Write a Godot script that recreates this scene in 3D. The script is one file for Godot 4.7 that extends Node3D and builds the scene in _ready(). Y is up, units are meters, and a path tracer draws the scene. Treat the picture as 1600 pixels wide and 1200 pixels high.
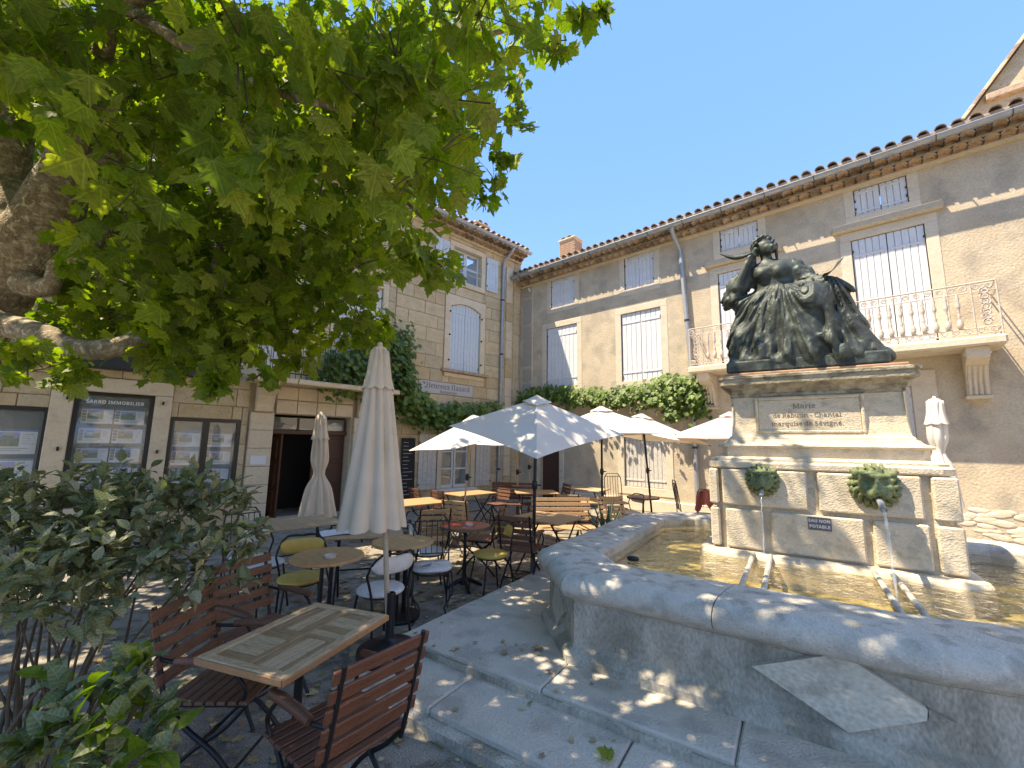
extends Node3D
# A village square: plane tree and terrace on the left, two old houses meeting in a corner, a fountain with a bronze statue on the right.

var rng := RandomNumberGenerator.new()
var used := {}
var mesh_cache := {}
var M := {}
var leaves_hung := 0

const CAM := Vector3(0, 1.75, 0)

class Geo:
	var v := PackedVector3Array()
	var n := PackedVector3Array()
	var t := PackedVector2Array()
	var with_uv := false
	func tri(a: Vector3, b: Vector3, c: Vector3) -> void:
		var m := (b - a).cross(c - a).normalized()
		v.append(a); v.append(c); v.append(b)
		n.append(m); n.append(m); n.append(m)
	func quad(a: Vector3, b: Vector3, c: Vector3, d: Vector3) -> void:
		var m := (c - a).cross(d - b).normalized()
		v.append(a); v.append(c); v.append(b)
		v.append(a); v.append(d); v.append(c)
		for k in 6: n.append(m)
	func quad_uv(a: Vector3, b: Vector3, c: Vector3, d: Vector3) -> void:
		with_uv = true
		quad(a, b, c, d)
		for q in [Vector2(0, 1), Vector2(1, 0), Vector2(1, 1), Vector2(0, 1), Vector2(0, 0), Vector2(1, 0)]: t.append(q)
	func face(p: Array, c: Vector3) -> void:
		# a convex polygon, turned so that it looks away from c
		var m: Vector3 = (p[1] - p[0]).cross(p[2] - p[0])
		var flip: bool = m.dot(p[0] - c) < 0.0
		for k in range(1, p.size() - 1):
			if flip: tri(p[0], p[k + 1], p[k])
			else: tri(p[0], p[k], p[k + 1])
	func box(c: Vector3, s: Vector3, b := Basis()) -> void:
		var h := s * 0.5
		var x := b.x * h.x
		var y := b.y * h.y
		var z := b.z * h.z
		quad(c - x - y + z, c + x - y + z, c + x + y + z, c - x + y + z)
		quad(c + x - y - z, c - x - y - z, c - x + y - z, c + x + y - z)
		quad(c + x - y + z, c + x - y - z, c + x + y - z, c + x + y + z)
		quad(c - x - y - z, c - x - y + z, c - x + y + z, c - x + y - z)
		quad(c - x + y + z, c + x + y + z, c + x + y - z, c - x + y - z)
		quad(c - x - y - z, c + x - y - z, c + x - y + z, c - x - y + z)
	func surf(rows: Array, wrap: bool, flip := false) -> void:
		var R := rows.size()
		var N: int = rows[0].size()
		var nor := []
		for i in R:
			var line := PackedVector3Array()
			for j in N:
				var dj: Vector3
				if wrap: dj = rows[i][(j + 1) % N] - rows[i][(j + N - 1) % N]
				else: dj = rows[i][mini(j + 1, N - 1)] - rows[i][maxi(j - 1, 0)]
				var di: Vector3 = rows[mini(i + 1, R - 1)][j] - rows[maxi(i - 1, 0)][j]
				var m := dj.cross(di)
				if m.length_squared() < 1e-16:
					var i2 := mini(i + 1, R - 1) if i == 0 else maxi(i - 1, 0)
					var dj2: Vector3 = rows[i2][(j + 1) % N] - rows[i2][(j + N - 1) % N]
					m = dj2.cross(di)
				m = m.normalized()
				line.append(-m if flip else m)
			nor.append(line)
		for i in R - 1:
			for j in (N if wrap else N - 1):
				var k := (j + 1) % N
				var ids := [[i, j], [i + 1, k], [i, k], [i, j], [i + 1, j], [i + 1, k]]
				if flip: ids = [[i, j], [i, k], [i + 1, k], [i, j], [i + 1, k], [i + 1, j]]
				for q in ids:
					v.append(rows[q[0]][q[1]]); n.append(nor[q[0]][q[1]])
	func tube(pts: Array, rad: Array, sides := 8, caps := true, squash := 1.0) -> void:
		var rows := []
		var X := Vector3.ZERO
		for i in pts.size():
			var T: Vector3 = (pts[mini(i + 1, pts.size() - 1)] - pts[maxi(i - 1, 0)]).normalized()
			if i == 0:
				X = T.cross(Vector3.UP if absf(T.y) < 0.9 else Vector3.RIGHT).normalized()
			else:
				X = (X - T * X.dot(T)).normalized()
			var Y := T.cross(X)
			var row := PackedVector3Array()
			for j in sides:
				var a := TAU * j / sides
				row.append(pts[i] + (X * cos(a) * squash + Y * sin(a)) * float(rad[mini(i, rad.size() - 1)]))
			rows.append(row)
		surf(rows, true)
		if caps:
			for e in [0, pts.size() - 1]:
				var c: Vector3 = pts[e]
				for j in sides:
					if e == 0: tri(c, rows[e][(j + 1) % sides], rows[e][j])
					else: tri(c, rows[e][j], rows[e][(j + 1) % sides])
	func lathe(prof: Array, sides := 16, sharp := false, at := Vector3.ZERO, b := Basis()) -> void:
		var rows := []
		for p in prof:
			var row := PackedVector3Array()
			for j in sides:
				var a := TAU * j / sides
				row.append(at + b * Vector3(p[0] * cos(a), p[1], -p[0] * sin(a)))
			rows.append(row)
		if sharp:
			for i in rows.size() - 1: surf([rows[i], rows[i + 1]], true)
		else: surf(rows, true)
	func prism(pts: Array, z0: float, z1: float) -> void:
		# pts: Vector2, counter-clockwise seen from +z
		var ids := Geometry2D.triangulate_polygon(PackedVector2Array(pts))
		for k in range(0, ids.size(), 3):
			var a: Vector2 = pts[ids[k]]
			var b: Vector2 = pts[ids[k + 1]]
			var c: Vector2 = pts[ids[k + 2]]
			if (b - a).cross(c - a) < 0.0:
				var s := b
				b = c
				c = s
			tri(Vector3(a.x, a.y, z1), Vector3(b.x, b.y, z1), Vector3(c.x, c.y, z1))
			tri(Vector3(a.x, a.y, z0), Vector3(c.x, c.y, z0), Vector3(b.x, b.y, z0))
		for k in pts.size():
			var a: Vector2 = pts[k]
			var b: Vector2 = pts[(k + 1) % pts.size()]
			quad(Vector3(a.x, a.y, z0), Vector3(b.x, b.y, z0), Vector3(b.x, b.y, z1), Vector3(a.x, a.y, z1))
	func moulding(plan: Array, prof: Array, smooth := false, only := []) -> void:
		# plan: Vector2(x, z) going round so that the outside lies to the right of each edge seen from above with z down the page; prof: Vector2(outward, y) from the bottom up
		var N := plan.size()
		var miter := []
		for i in N:
			var d0: Vector2 = (plan[i] - plan[(i + N - 1) % N]).normalized()
			var d1: Vector2 = (plan[(i + 1) % N] - plan[i]).normalized()
			var n0 := Vector2(-d0.y, d0.x)
			var n1 := Vector2(-d1.y, d1.x)
			var m := (n0 + n1).normalized()
			miter.append(m / maxf(m.dot(n0), 0.2))
		var pn := []
		for k in prof.size():
			var d: Vector2 = (prof[mini(k + 1, prof.size() - 1)] - prof[maxi(k - 1, 0)]).normalized()
			pn.append(Vector2(d.y, -d.x))
		for i in N:
			if only.size() and not i in only: continue
			var j := (i + 1) % N
			var ed: Vector2 = (plan[j] - plan[i]).normalized()
			var en := Vector2(-ed.y, ed.x)
			for k in prof.size() - 1:
				var q := []
				for w in [[i, k], [j, k], [j, k + 1], [i, k + 1]]:
					var p2: Vector2 = plan[w[0]] + miter[w[0]] * prof[w[1]].x
					q.append(Vector3(p2.x, prof[w[1]].y, p2.y))
				if smooth:
					var na := Vector3(en.x * pn[k].x, pn[k].y, en.y * pn[k].x)
					var nb := Vector3(en.x * pn[k + 1].x, pn[k + 1].y, en.y * pn[k + 1].x)
					for w in [[0, na], [2, nb], [1, na], [0, na], [3, nb], [2, nb]]:
						v.append(q[w[0]]); n.append(w[1])
				else:
					quad(q[0], q[1], q[2], q[3])
	func cap(plan: Array, off: float, y: float, up := true) -> void:
		var N := plan.size()
		var c := Vector2.ZERO
		for p in plan: c += p
		c /= N
		var pts := []
		for i in N:
			var d0: Vector2 = (plan[i] - plan[(i + N - 1) % N]).normalized()
			var d1: Vector2 = (plan[(i + 1) % N] - plan[i]).normalized()
			var n0 := Vector2(-d0.y, d0.x)
			var m := (n0 + Vector2(-d1.y, d1.x)).normalized()
			var p: Vector2 = plan[i] + m / maxf(m.dot(n0), 0.2) * off
			pts.append(Vector3(p.x, y, p.y))
		var below := Vector3(c.x, y - (1.0 if up else -1.0), c.y)
		face(pts, below)
	func mesh() -> ArrayMesh:
		var a := []
		a.resize(Mesh.ARRAY_MAX)
		a[Mesh.ARRAY_VERTEX] = v
		a[Mesh.ARRAY_NORMAL] = n
		if with_uv and t.size() == v.size(): a[Mesh.ARRAY_TEX_UV] = t
		var m := ArrayMesh.new()
		m.add_surface_from_arrays(Mesh.PRIMITIVE_TRIANGLES, a)
		return m

# ---------------------------------------------------------------- nodes
func numbered(called: String) -> String:
	var k: int = used.get(called, 0)
	used[called] = k + 1
	return called if k == 0 else "%s_%03d" % [called, k]

func tag(o: Node, label: String, category: String, group := "", kind := "") -> void:
	if label: o.set_meta("label", label)
	if category: o.set_meta("category", category)
	if group: o.set_meta("group", group)
	if kind: o.set_meta("kind", kind)

func thing(called: String, label: String, category: String, xf := Transform3D(), group := "") -> Node3D:
	var o := Node3D.new()
	o.name = numbered(called)
	add_child(o)
	o.transform = xf
	tag(o, label, category, group)
	return o

func part(called: String, m: Mesh, mat: Material, parent: Node, xf := Transform3D()) -> MeshInstance3D:
	var o := MeshInstance3D.new()
	o.name = called
	o.mesh = m
	o.material_override = mat
	o.transform = xf
	parent.add_child(o, true)
	return o

func one(called: String, m: Mesh, mat: Material, label: String, category: String, xf := Transform3D(), group := "") -> MeshInstance3D:
	var o := part(numbered(called), m, mat, self, xf)
	tag(o, label, category, group)
	return o

func struct(called: String, m: Mesh, mat: Material, xf := Transform3D()) -> MeshInstance3D:
	var o := part(numbered(called), m, mat, self, xf)
	o.set_meta("kind", "structure")
	return o

func at(x: float, y: float, z: float, turn := 0.0) -> Transform3D:
	return Transform3D(Basis(Vector3.UP, turn), Vector3(x, y, z))

func cbox(x: float, y: float, z: float, ch := 0.006) -> ArrayMesh:
	var key := "b%.3f,%.3f,%.3f,%.3f" % [x, y, z, ch]
	if mesh_cache.has(key): return mesh_cache[key]
	var g := Geo.new()
	var h := Vector3(x, y, z) * 0.5
	ch = minf(ch, minf(h.x, minf(h.y, h.z)) * 0.6)
	var P := func(s: Vector3, ax: int) -> Vector3:
		var p := Vector3(s.x * (h.x - ch), s.y * (h.y - ch), s.z * (h.z - ch))
		p[ax] = s[ax] * h[ax]
		return p
	var O := Vector3.ZERO
	for ax in 3:
		var b := (ax + 1) % 3
		var c := (ax + 2) % 3
		for sg in [-1.0, 1.0]:
			var f := []
			for w in [[-1.0, -1.0], [1.0, -1.0], [1.0, 1.0], [-1.0, 1.0]]:
				var s := Vector3.ZERO
				s[ax] = sg
				s[b] = w[0]
				s[c] = w[1]
				f.append(P.call(s, ax))
			g.face(f, O)
			for sh in [-1.0, 1.0]:
				var f2 := []
				for w in [[-1.0, ax], [1.0, ax], [1.0, b], [-1.0, b]]:
					var s := Vector3.ZERO
					s[ax] = sg
					s[b] = sh
					s[c] = w[0]
					f2.append(P.call(s, w[1]))
				g.face(f2, O)
	for k in 8:
		var s := Vector3(1.0 if k & 1 else -1.0, 1.0 if k & 2 else -1.0, 1.0 if k & 4 else -1.0)
		g.face([P.call(s, 0), P.call(s, 1), P.call(s, 2)], O)
	mesh_cache[key] = g.mesh()
	return mesh_cache[key]

func r2(x: float, step := 0.02) -> float:
	return maxf(step, snappedf(x, step))

# ---------------------------------------------------------------- materials
func lin(r: float, g: float, b: float) -> Color:
	return Color(r, g, b).linear_to_srgb()

func noise_bytes(size: int, freq: float, sd: int, octaves := 4, kind := FastNoiseLite.TYPE_SIMPLEX_SMOOTH) -> PackedByteArray:
	var f := FastNoiseLite.new()
	f.seed = sd
	f.noise_type = kind
	f.frequency = freq
	f.fractal_octaves = octaves
	return f.get_seamless_image(size, size).get_data()

func picture(cols: Array, coarse: float, fine: float, amp: float, sd: int, size := 256, spot := Color(0, 0, 0, 0), spot_freq := 0.02, spot_from := 0.62, along := 1) -> Array:
	# colours (linear) ramped over coarse noise, times fine grain, with patches of a second matter; returns [colour texture, height texture]
	var a := noise_bytes(size, coarse, sd)
	var b := noise_bytes(size, fine, sd + 11, 3)
	var c := noise_bytes(size, spot_freq, sd + 23, 5) if spot.a > 0.0 else PackedByteArray()
	var lut := []
	for k in 256:
		var x := k / 255.0 * (cols.size() - 1)
		var i := mini(int(x), cols.size() - 2)
		lut.append((cols[i] as Color).lerp(cols[i + 1], x - i))
	var out := PackedByteArray()
	out.resize(size * size * 3)
	var hgt := PackedByteArray()
	hgt.resize(size * size)
	var to := PackedByteArray()
	to.resize(1025)
	for k in 1025: to[k] = int(Color(k / 1024.0, 0, 0).linear_to_srgb().r * 255.0)
	for y in size:
		for x in size:
			var i := y * size + x
			var j := i if along == 1 else y * size + (x / along) 
			var bb := b[j] / 255.0 - 0.5
			var col: Color = lut[a[j]]
			var k := 1.0 + amp * bb
			var h := 0.5 + bb * 0.7 + (a[j] / 255.0 - 0.5) * 0.5
			if spot.a > 0.0:
				var s := clampf((c[i] / 255.0 - spot_from) * 5.0, 0.0, 1.0) * spot.a
				col = col.lerp(spot, s)
				h -= s * 0.15
			out[i * 3] = to[clampi(int(col.r * k * 1024.0), 0, 1024)]
			out[i * 3 + 1] = to[clampi(int(col.g * k * 1024.0), 0, 1024)]
			out[i * 3 + 2] = to[clampi(int(col.b * k * 1024.0), 0, 1024)]
			hgt[i] = clampi(int(h * 255.0), 0, 255)
	return [ImageTexture.create_from_image(Image.create_from_data(size, size, false, Image.FORMAT_RGB8, out)), ImageTexture.create_from_image(Image.create_from_data(size, size, false, Image.FORMAT_L8, hgt))]

func rough_mat(called: String, pic: Array, metres: float, rough: float, bump := 0.5, world := true, squeeze := Vector3.ONE) -> StandardMaterial3D:
	var m := StandardMaterial3D.new()
	m.resource_name = called
	m.albedo_texture = pic[0]
	m.uv1_triplanar = true
	m.uv1_world_triplanar = world
	m.uv1_scale = squeeze / metres
	m.roughness = rough
	if bump > 0.0:
		m.heightmap_enabled = true
		m.heightmap_texture = pic[1]
		m.heightmap_scale = bump
	M[called] = m
	return m

func tinted(called: String, from: String, c: Color) -> StandardMaterial3D:
	var m: StandardMaterial3D = M[from].duplicate()
	m.resource_name = called
	m.albedo_color = c
	m.uv1_offset = Vector3(rng.randf(), rng.randf(), rng.randf())
	M[called] = m
	return m

func plain(called: String, c: Color, rough := 0.6, metal := 0.0) -> StandardMaterial3D:
	var m := StandardMaterial3D.new()
	m.resource_name = called
	m.albedo_color = c
	m.roughness = rough
	m.metallic = metal
	M[called] = m
	return m

func leafy(called: String, c: Color, back: Color, many := false) -> StandardMaterial3D:
	var m := plain(called, c, 0.5)
	m.backlight_enabled = true
	m.backlight = back
	m.cull_mode = BaseMaterial3D.CULL_DISABLED
	if many: m.vertex_color_use_as_albedo = true
	return m

func vein_texture(lobed: bool) -> ImageTexture:
	# the ribs and mottle of a leaf
	var n := 128
	var im := Image.create(n, n, false, Image.FORMAT_RGB8)
	var f := FastNoiseLite.new()
	f.frequency = .05
	var ribs := []
	if lobed:
		for e in [[0.0, -1.1], [.60, -.20], [-.60, -.20], [.62, -.60], [-.62, -.60]]: ribs.append([Vector2(0, -.02), Vector2(e[0], e[1])])
	else:
		ribs.append([Vector2(0, 0), Vector2(0, 1)])
		for k in 5:
			for sg in [-1.0, 1.0]: ribs.append([Vector2(0, .1 + k * .16), Vector2(sg * .3, .26 + k * .16)])
	for y in n:
		for x in n:
			var p := Vector2((x / float(n) - .5) * 1.44, .14 - y / float(n) * 1.28) if lobed else Vector2((x / float(n) - .5) * .7, y / float(n))
			var d := 1.0
			for r in ribs: d = minf(d, p.distance_to(Geometry2D.get_closest_point_to_segment(p, r[0], r[1])))
			var v := .88 + .12 * f.get_noise_2d(x, y) + .20 * clampf(1.0 - d / .022, 0.0, 1.0) - .07 * clampf(1.0 - absf(d - .05) / .04, 0.0, 1.0)
			im.set_pixel(x, y, Color(clampf(v * 1.02, 0, 1), clampf(v, 0, 1), clampf(v * .96, 0, 1)))
	return ImageTexture.create_from_image(im)

func make_materials() -> void:
	var C := func(r, g, b): return Color(r, g, b)
	rough_mat("ashlar", picture([C.call(.46, .35, .19), C.call(.57, .455, .27), C.call(.64, .53, .345), C.call(.52, .405, .235)], .012, .12, .45, 3, 512, Color(.30, .24, .15, .7), .03, .68), 2.2, .9, 1.0)
	tinted("ashlar_pale", "ashlar", Color(1.0, 1.0, 1.0).darkened(.04))
	tinted("ashlar_deep", "ashlar", Color(.95, .93, .89))
	tinted("ashlar_grey", "ashlar", Color(.93, .94, .95))
	rough_mat("mortar", picture([C.call(.60, .50, .34), C.call(.70, .60, .44)], .02, .15, .4, 8), 1.0, .95, .6)
	rough_mat("dressed", picture([C.call(.60, .49, .32), C.call(.71, .60, .43), C.call(.66, .555, .39)], .01, .14, .25, 14, 256, Color(.42, .35, .24, .6), .03, .7), 1.6, .85, .4)
	rough_mat("render", picture([C.call(.45, .37, .255), C.call(.53, .44, .31), C.call(.60, .515, .375), C.call(.47, .395, .28)], .008, .16, .42, 21, 512, Color(.37, .325, .25, .8), .011, .55), 3.1, .95, 1.1, true, Vector3(1.0, .7, 1.0))
	rough_mat("surround", picture([C.call(.60, .52, .38), C.call(.67, .59, .455), C.call(.62, .53, .385)], .01, .13, .25, 29, 256, Color(.46, .40, .30, .6), .02, .66), 1.7, .9, .4)
	rough_mat("grey_panel", picture([C.call(.37, .33, .26), C.call(.43, .39, .31)], .02, .15, .25, 33), 1.2, .95, .5)
	rough_mat("shutter_paint", picture([C.call(.60, .62, .63), C.call(.72, .73, .73), C.call(.66, .68, .70)], .012, .2, .12, 37, 256, Color(.44, .43, .41, .8), .035, .70, 1), .9, .75, .25, true, Vector3(2.5, .5, 2.5))
	tinted("blue_shutter", "shutter_paint", Color(.93, .97, 1.0))
	rough_mat("old_shutter", picture([C.call(.50, .47, .42), C.call(.64, .61, .55), C.call(.58, .55, .5)], .02, .2, .25, 41, 256, Color(.33, .27, .2, .8), .04, .64), .8, .8, .4, true, Vector3(2.5, .5, 2.5))
	rough_mat("terracotta", picture([C.call(.30, .20, .125), C.call(.46, .33, .21), C.call(.52, .40, .28), C.call(.38, .27, .18)], .02, .14, .45, 45, 256, Color(.16, .14, .11, .8), .03, .63), 1.1, .9, .6)
	tinted("terracotta_pale", "terracotta", Color(1.0, .98, .94))
	tinted("terracotta_dark", "terracotta", Color(.78, .76, .74))
	rough_mat("brickwork", picture([C.call(.36, .22, .14), C.call(.48, .33, .22)], .03, .2, .4, 49), .6, .95, .5)
	rough_mat("basin_stone", picture([C.call(.28, .255, .19), C.call(.39, .355, .275), C.call(.52, .48, .385), C.call(.34, .31, .24)], .010, .2, .8, 53, 512, Color(.21, .19, .14, .7), .010, .54), 1.9, .9, .9, true, Vector3(1.0, .45, 1.0))
	rough_mat("rim_stone", picture([C.call(.36, .33, .265), C.call(.50, .465, .38), C.call(.57, .53, .44), C.call(.43, .40, .33)], .012, .2, .55, 59, 512, Color(.24, .22, .175, .6), .014, .56), 1.4, .8, .7)
	rough_mat("step_stone", picture([C.call(.46, .41, .32), C.call(.57, .51, .41), C.call(.52, .47, .38)], .008, .16, .3, 63, 512, Color(.33, .295, .235, .6), .007, .54), 1.8, .85, .7)
	rough_mat("pedestal_stone", picture([C.call(.49, .40, .265), C.call(.60, .51, .36), C.call(.67, .58, .43), C.call(.53, .46, .33)], .010, .17, .38, 67, 512, Color(.33, .31, .24, .7), .022, .62), 1.7, .9, .9)
	tinted("pedestal_pale", "pedestal_stone", Color(1, 1, 1))
	rough_mat("diamond_pale", picture([C.call(.50, .45, .34), C.call(.64, .58, .45), C.call(.57, .52, .40)], .014, .15, .6, 69, 256, Color(.36, .32, .23, .75), .02, .6), 1.2, .9, .8)
	rough_mat("mossy_stone", picture([C.call(.20, .175, .11), C.call(.40, .35, .25), C.call(.50, .45, .34)], .025, .17, .5, 71, 256, Color(.085, .075, .045, .85), .03, .50), 1.1, .95, .9)
	rough_mat("asphalt", picture([C.call(.18, .157, .122), C.call(.26, .232, .184), C.call(.33, .297, .238), C.call(.22, .195, .152)], .006, .22, .9, 75, 512, Color(.13, .112, .082, .7), .014, .56), 1.6, .95, 1.6)
	rough_mat("zinc", picture([C.call(.33, .35, .37), C.call(.45, .47, .49)], .02, .1, .2, 79), 1.0, .5, .0).metallic = .45
	rough_mat("bronze", picture([C.call(.022, .027, .025), C.call(.045, .054, .050), C.call(.075, .09, .08), C.call(.034, .042, .038)], .02, .15, .5, 83, 256, Color(.16, .20, .175, .55), .02, .63), .9, .58, .2, false).metallic = .4
	rough_mat("verdigris", picture([C.call(.05, .075, .035), C.call(.12, .16, .075), C.call(.22, .25, .10)], .05, .2, .6, 87, 256, Color(.30, .29, .10, .8), .06, .60), .3, .65, .4, false)
	rough_mat("canvas", picture([C.call(.64, .55, .42), C.call(.71, .62, .485)], .012, .4, .12, 91), .7, .9, .12, false)
	rough_mat("canvas_white", picture([C.call(.74, .69, .60), C.call(.81, .765, .68)], .012, .4, .08, 95), .9, .9, .1, false)
	rough_mat("canvas_pink", picture([C.call(.66, .56, .52), C.call(.74, .64, .61)], .012, .4, .08, 99), .9, .9, .1, false)
	for k in ["canvas", "canvas_white", "canvas_pink"]:
		M[k].backlight_enabled = true
		M[k].backlight = Color(.55, .5, .42)
	rough_mat("slat", picture([C.call(.085, .036, .021), C.call(.135, .062, .036), C.call(.18, .088, .053), C.call(.11, .048, .029)], .03, .14, .5, 103, 256, Color(.30, .19, .13, .5), .05, .68), .5, .45, .25, false, Vector3(.45, 4.0, 4.0))
	tinted("slat_red", "slat", Color(.92, .84, .78))
	rough_mat("slat_teak", picture([C.call(.36, .215, .095), C.call(.48, .31, .15), C.call(.54, .37, .20)], .03, .14, .4, 107), .5, .5, .2, false, Vector3(.45, 4.0, 4.0))
	rough_mat("table_wood", picture([C.call(.32, .205, .105), C.call(.44, .305, .17), C.call(.52, .395, .24), C.call(.37, .255, .14)], .03, .14, .55, 111, 256, Color(.13, .085, .05, .6), .04, .66), .5, .6, .35, false, Vector3(.45, 4.0, 4.0))
	rough_mat("bistro_wood", picture([C.call(.42, .23, .09), C.call(.54, .33, .14), C.call(.60, .40, .20)], .03, .14, .5, 112, 256, Color(.22, .12, .05, .6), .04, .66), .5, .55, .25, false, Vector3(.6, 4.0, 4.0))
	tinted("table_wood_pale", "table_wood", Color(1, 1, 1))
	tinted("table_wood_dark", "table_wood", Color(.84, .80, .74))
	rough_mat("table_edge", picture([C.call(.34, .17, .07), C.call(.42, .24, .11)], .03, .14, .4, 113), .5, .5, .2, false, Vector3(.45, 4.0, 4.0))
	rough_mat("pale_pole", picture([C.call(.38, .30, .20), C.call(.50, .42, .30)], .03, .2, .4, 117), .4, .7, .2, false, Vector3(3.0, .5, 3.0))
	rough_mat("bark", picture([C.call(.10, .075, .045), C.call(.20, .15, .09), C.call(.32, .26, .16), C.call(.16, .12, .07)], .016, .1, .6, 121, 512, Color(.62, .56, .38, .95), .03, .56), 1.3, .9, 2.0)
	rough_mat("twig", picture([C.call(.07, .05, .03), C.call(.13, .10, .06)], .03, .2, .5, 125), .3, .9, .2, false)
	rough_mat("door_wood", picture([C.call(.060, .024, .014), C.call(.11, .048, .028)], .03, .12, .5, 129), .8, .5, .3, true, Vector3(4.0, .5, 4.0))
	rough_mat("basin_floor", picture([C.call(.20, .145, .04), C.call(.40, .30, .08), C.call(.52, .42, .15), C.call(.16, .12, .045)], .016, .1, .5, 133, 256), 1.5, .9, .5)
	rough_mat("rubble", picture([C.call(.46, .38, .26), C.call(.60, .52, .38)], .03, .17, .5, 137), .7, .95, .9)
	rough_mat("red_stain", picture([C.call(.33, .19, .12), C.call(.46, .31, .21)], .02, .15, .4, 139), 1.0, .9, .5)
	plain("iron", lin(.016, .016, .018), .42, .3)
	plain("iron_grey", lin(.05, .055, .06), .55, .3)
	rough_mat("rusty_white", picture([C.call(.50, .44, .36), C.call(.66, .60, .52)], .05, .2, .3, 143, 256, Color(.28, .15, .08, .8), .05, .60), .5, .7, .2)
	plain("frame_black", lin(.018, .019, .02), .35)
	plain("white_paint", lin(.72, .71, .68), .5)
	plain("blue_white", lin(.60, .66, .70), .5)
	plain("sign_grey", lin(.50, .49, .46), .8)
	plain("sign_letter", lin(.13, .13, .15), .8)
	plain("carved", lin(.20, .17, .13), .9)
	plain("white_letter", lin(.78, .78, .76), .6)
	plain("chalk_board", lin(.012, .012, .013), .7)
	plain("sign_dark", lin(.13, .12, .12), .5)
	plain("interior", lin(.035, .03, .026), .9)  # near-black colour of the sheets that stand for unlit insides
	rough_mat("yellow_vinyl", picture([C.call(.54, .38, .08), C.call(.64, .47, .12)], .02, .2, .2, 147), .5, .5, .1, false)
	rough_mat("white_vinyl", picture([C.call(.58, .56, .52), C.call(.68, .66, .62)], .02, .2, .2, 149, 256, Color(.36, .34, .30, .5), .05, .68), .5, .55, .1, false)
	plain("red_top", lin(.27, .045, .042), .3)
	plain("red_cloth", lin(.42, .13, .10), .9)
	plain("paper", lin(.74, .75, .78), .7)
	plain("rubber", lin(.025, .024, .024), .7)
	rough_mat("concrete_base", picture([C.call(.10, .08, .06), C.call(.17, .14, .10)], .03, .2, .4, 151), .5, .9, .4)
	var glass := plain("glass", Color(.85, .9, .9, .12), .02)
	glass.transparency = BaseMaterial3D.TRANSPARENCY_ALPHA
	var water := plain("water", Color(.62, .55, .30, .22), .015)
	water.transparency = BaseMaterial3D.TRANSPARENCY_ALPHA
	var rip := picture([C.call(.5, .5, .5), C.call(.5, .5, .5)], .012, .035, .5, 155, 256)
	water.heightmap_enabled = true
	water.heightmap_texture = rip[1]
	water.heightmap_scale = 1.6
	water.uv1_triplanar = true
	water.uv1_world_triplanar = true
	water.uv1_scale = Vector3.ONE / 1.3
	var jet := plain("jet", Color(.9, .95, .97, .2), .05)
	jet.transparency = BaseMaterial3D.TRANSPARENCY_ALPHA
	var greens := [lin(.32, .44, .05), lin(.38, .50, .06), lin(.25, .37, .042), lin(.46, .52, .09)]
	for k in 4: leafy("plane_leaf_%d" % k, greens[k], Color(1.06, 1.14, .42))
	leafy("plane_leaves", Color.WHITE, Color(1.06, 1.14, .42), true)
	var silver := [lin(.26, .31, .165), lin(.34, .38, .23), lin(.20, .26, .125), lin(.44, .46, .32)]
	for k in 4: leafy("silver_leaf_%d" % k, silver[k], Color(.75, .8, .5))
	leafy("silver_leaves", Color.WHITE, Color(.75, .8, .5), true)
	leafy("vine_leaves", Color.WHITE, Color(.6, .7, .25), true)
	leafy("litter", Color.WHITE, Color(.2, .2, .1), true)
	var lobes := vein_texture(true)
	var ovals := vein_texture(false)
	for k in ["plane_leaf_0", "plane_leaf_1", "plane_leaf_2", "plane_leaf_3", "plane_leaves", "vine_leaves"]: M[k].albedo_texture = lobes
	for k in ["silver_leaf_0", "silver_leaf_1", "silver_leaf_2", "silver_leaf_3", "silver_leaves"]: M[k].albedo_texture = ovals
	leafy("agave", lin(.10, .15, .08), Color(.1, .12, .05))

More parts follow.
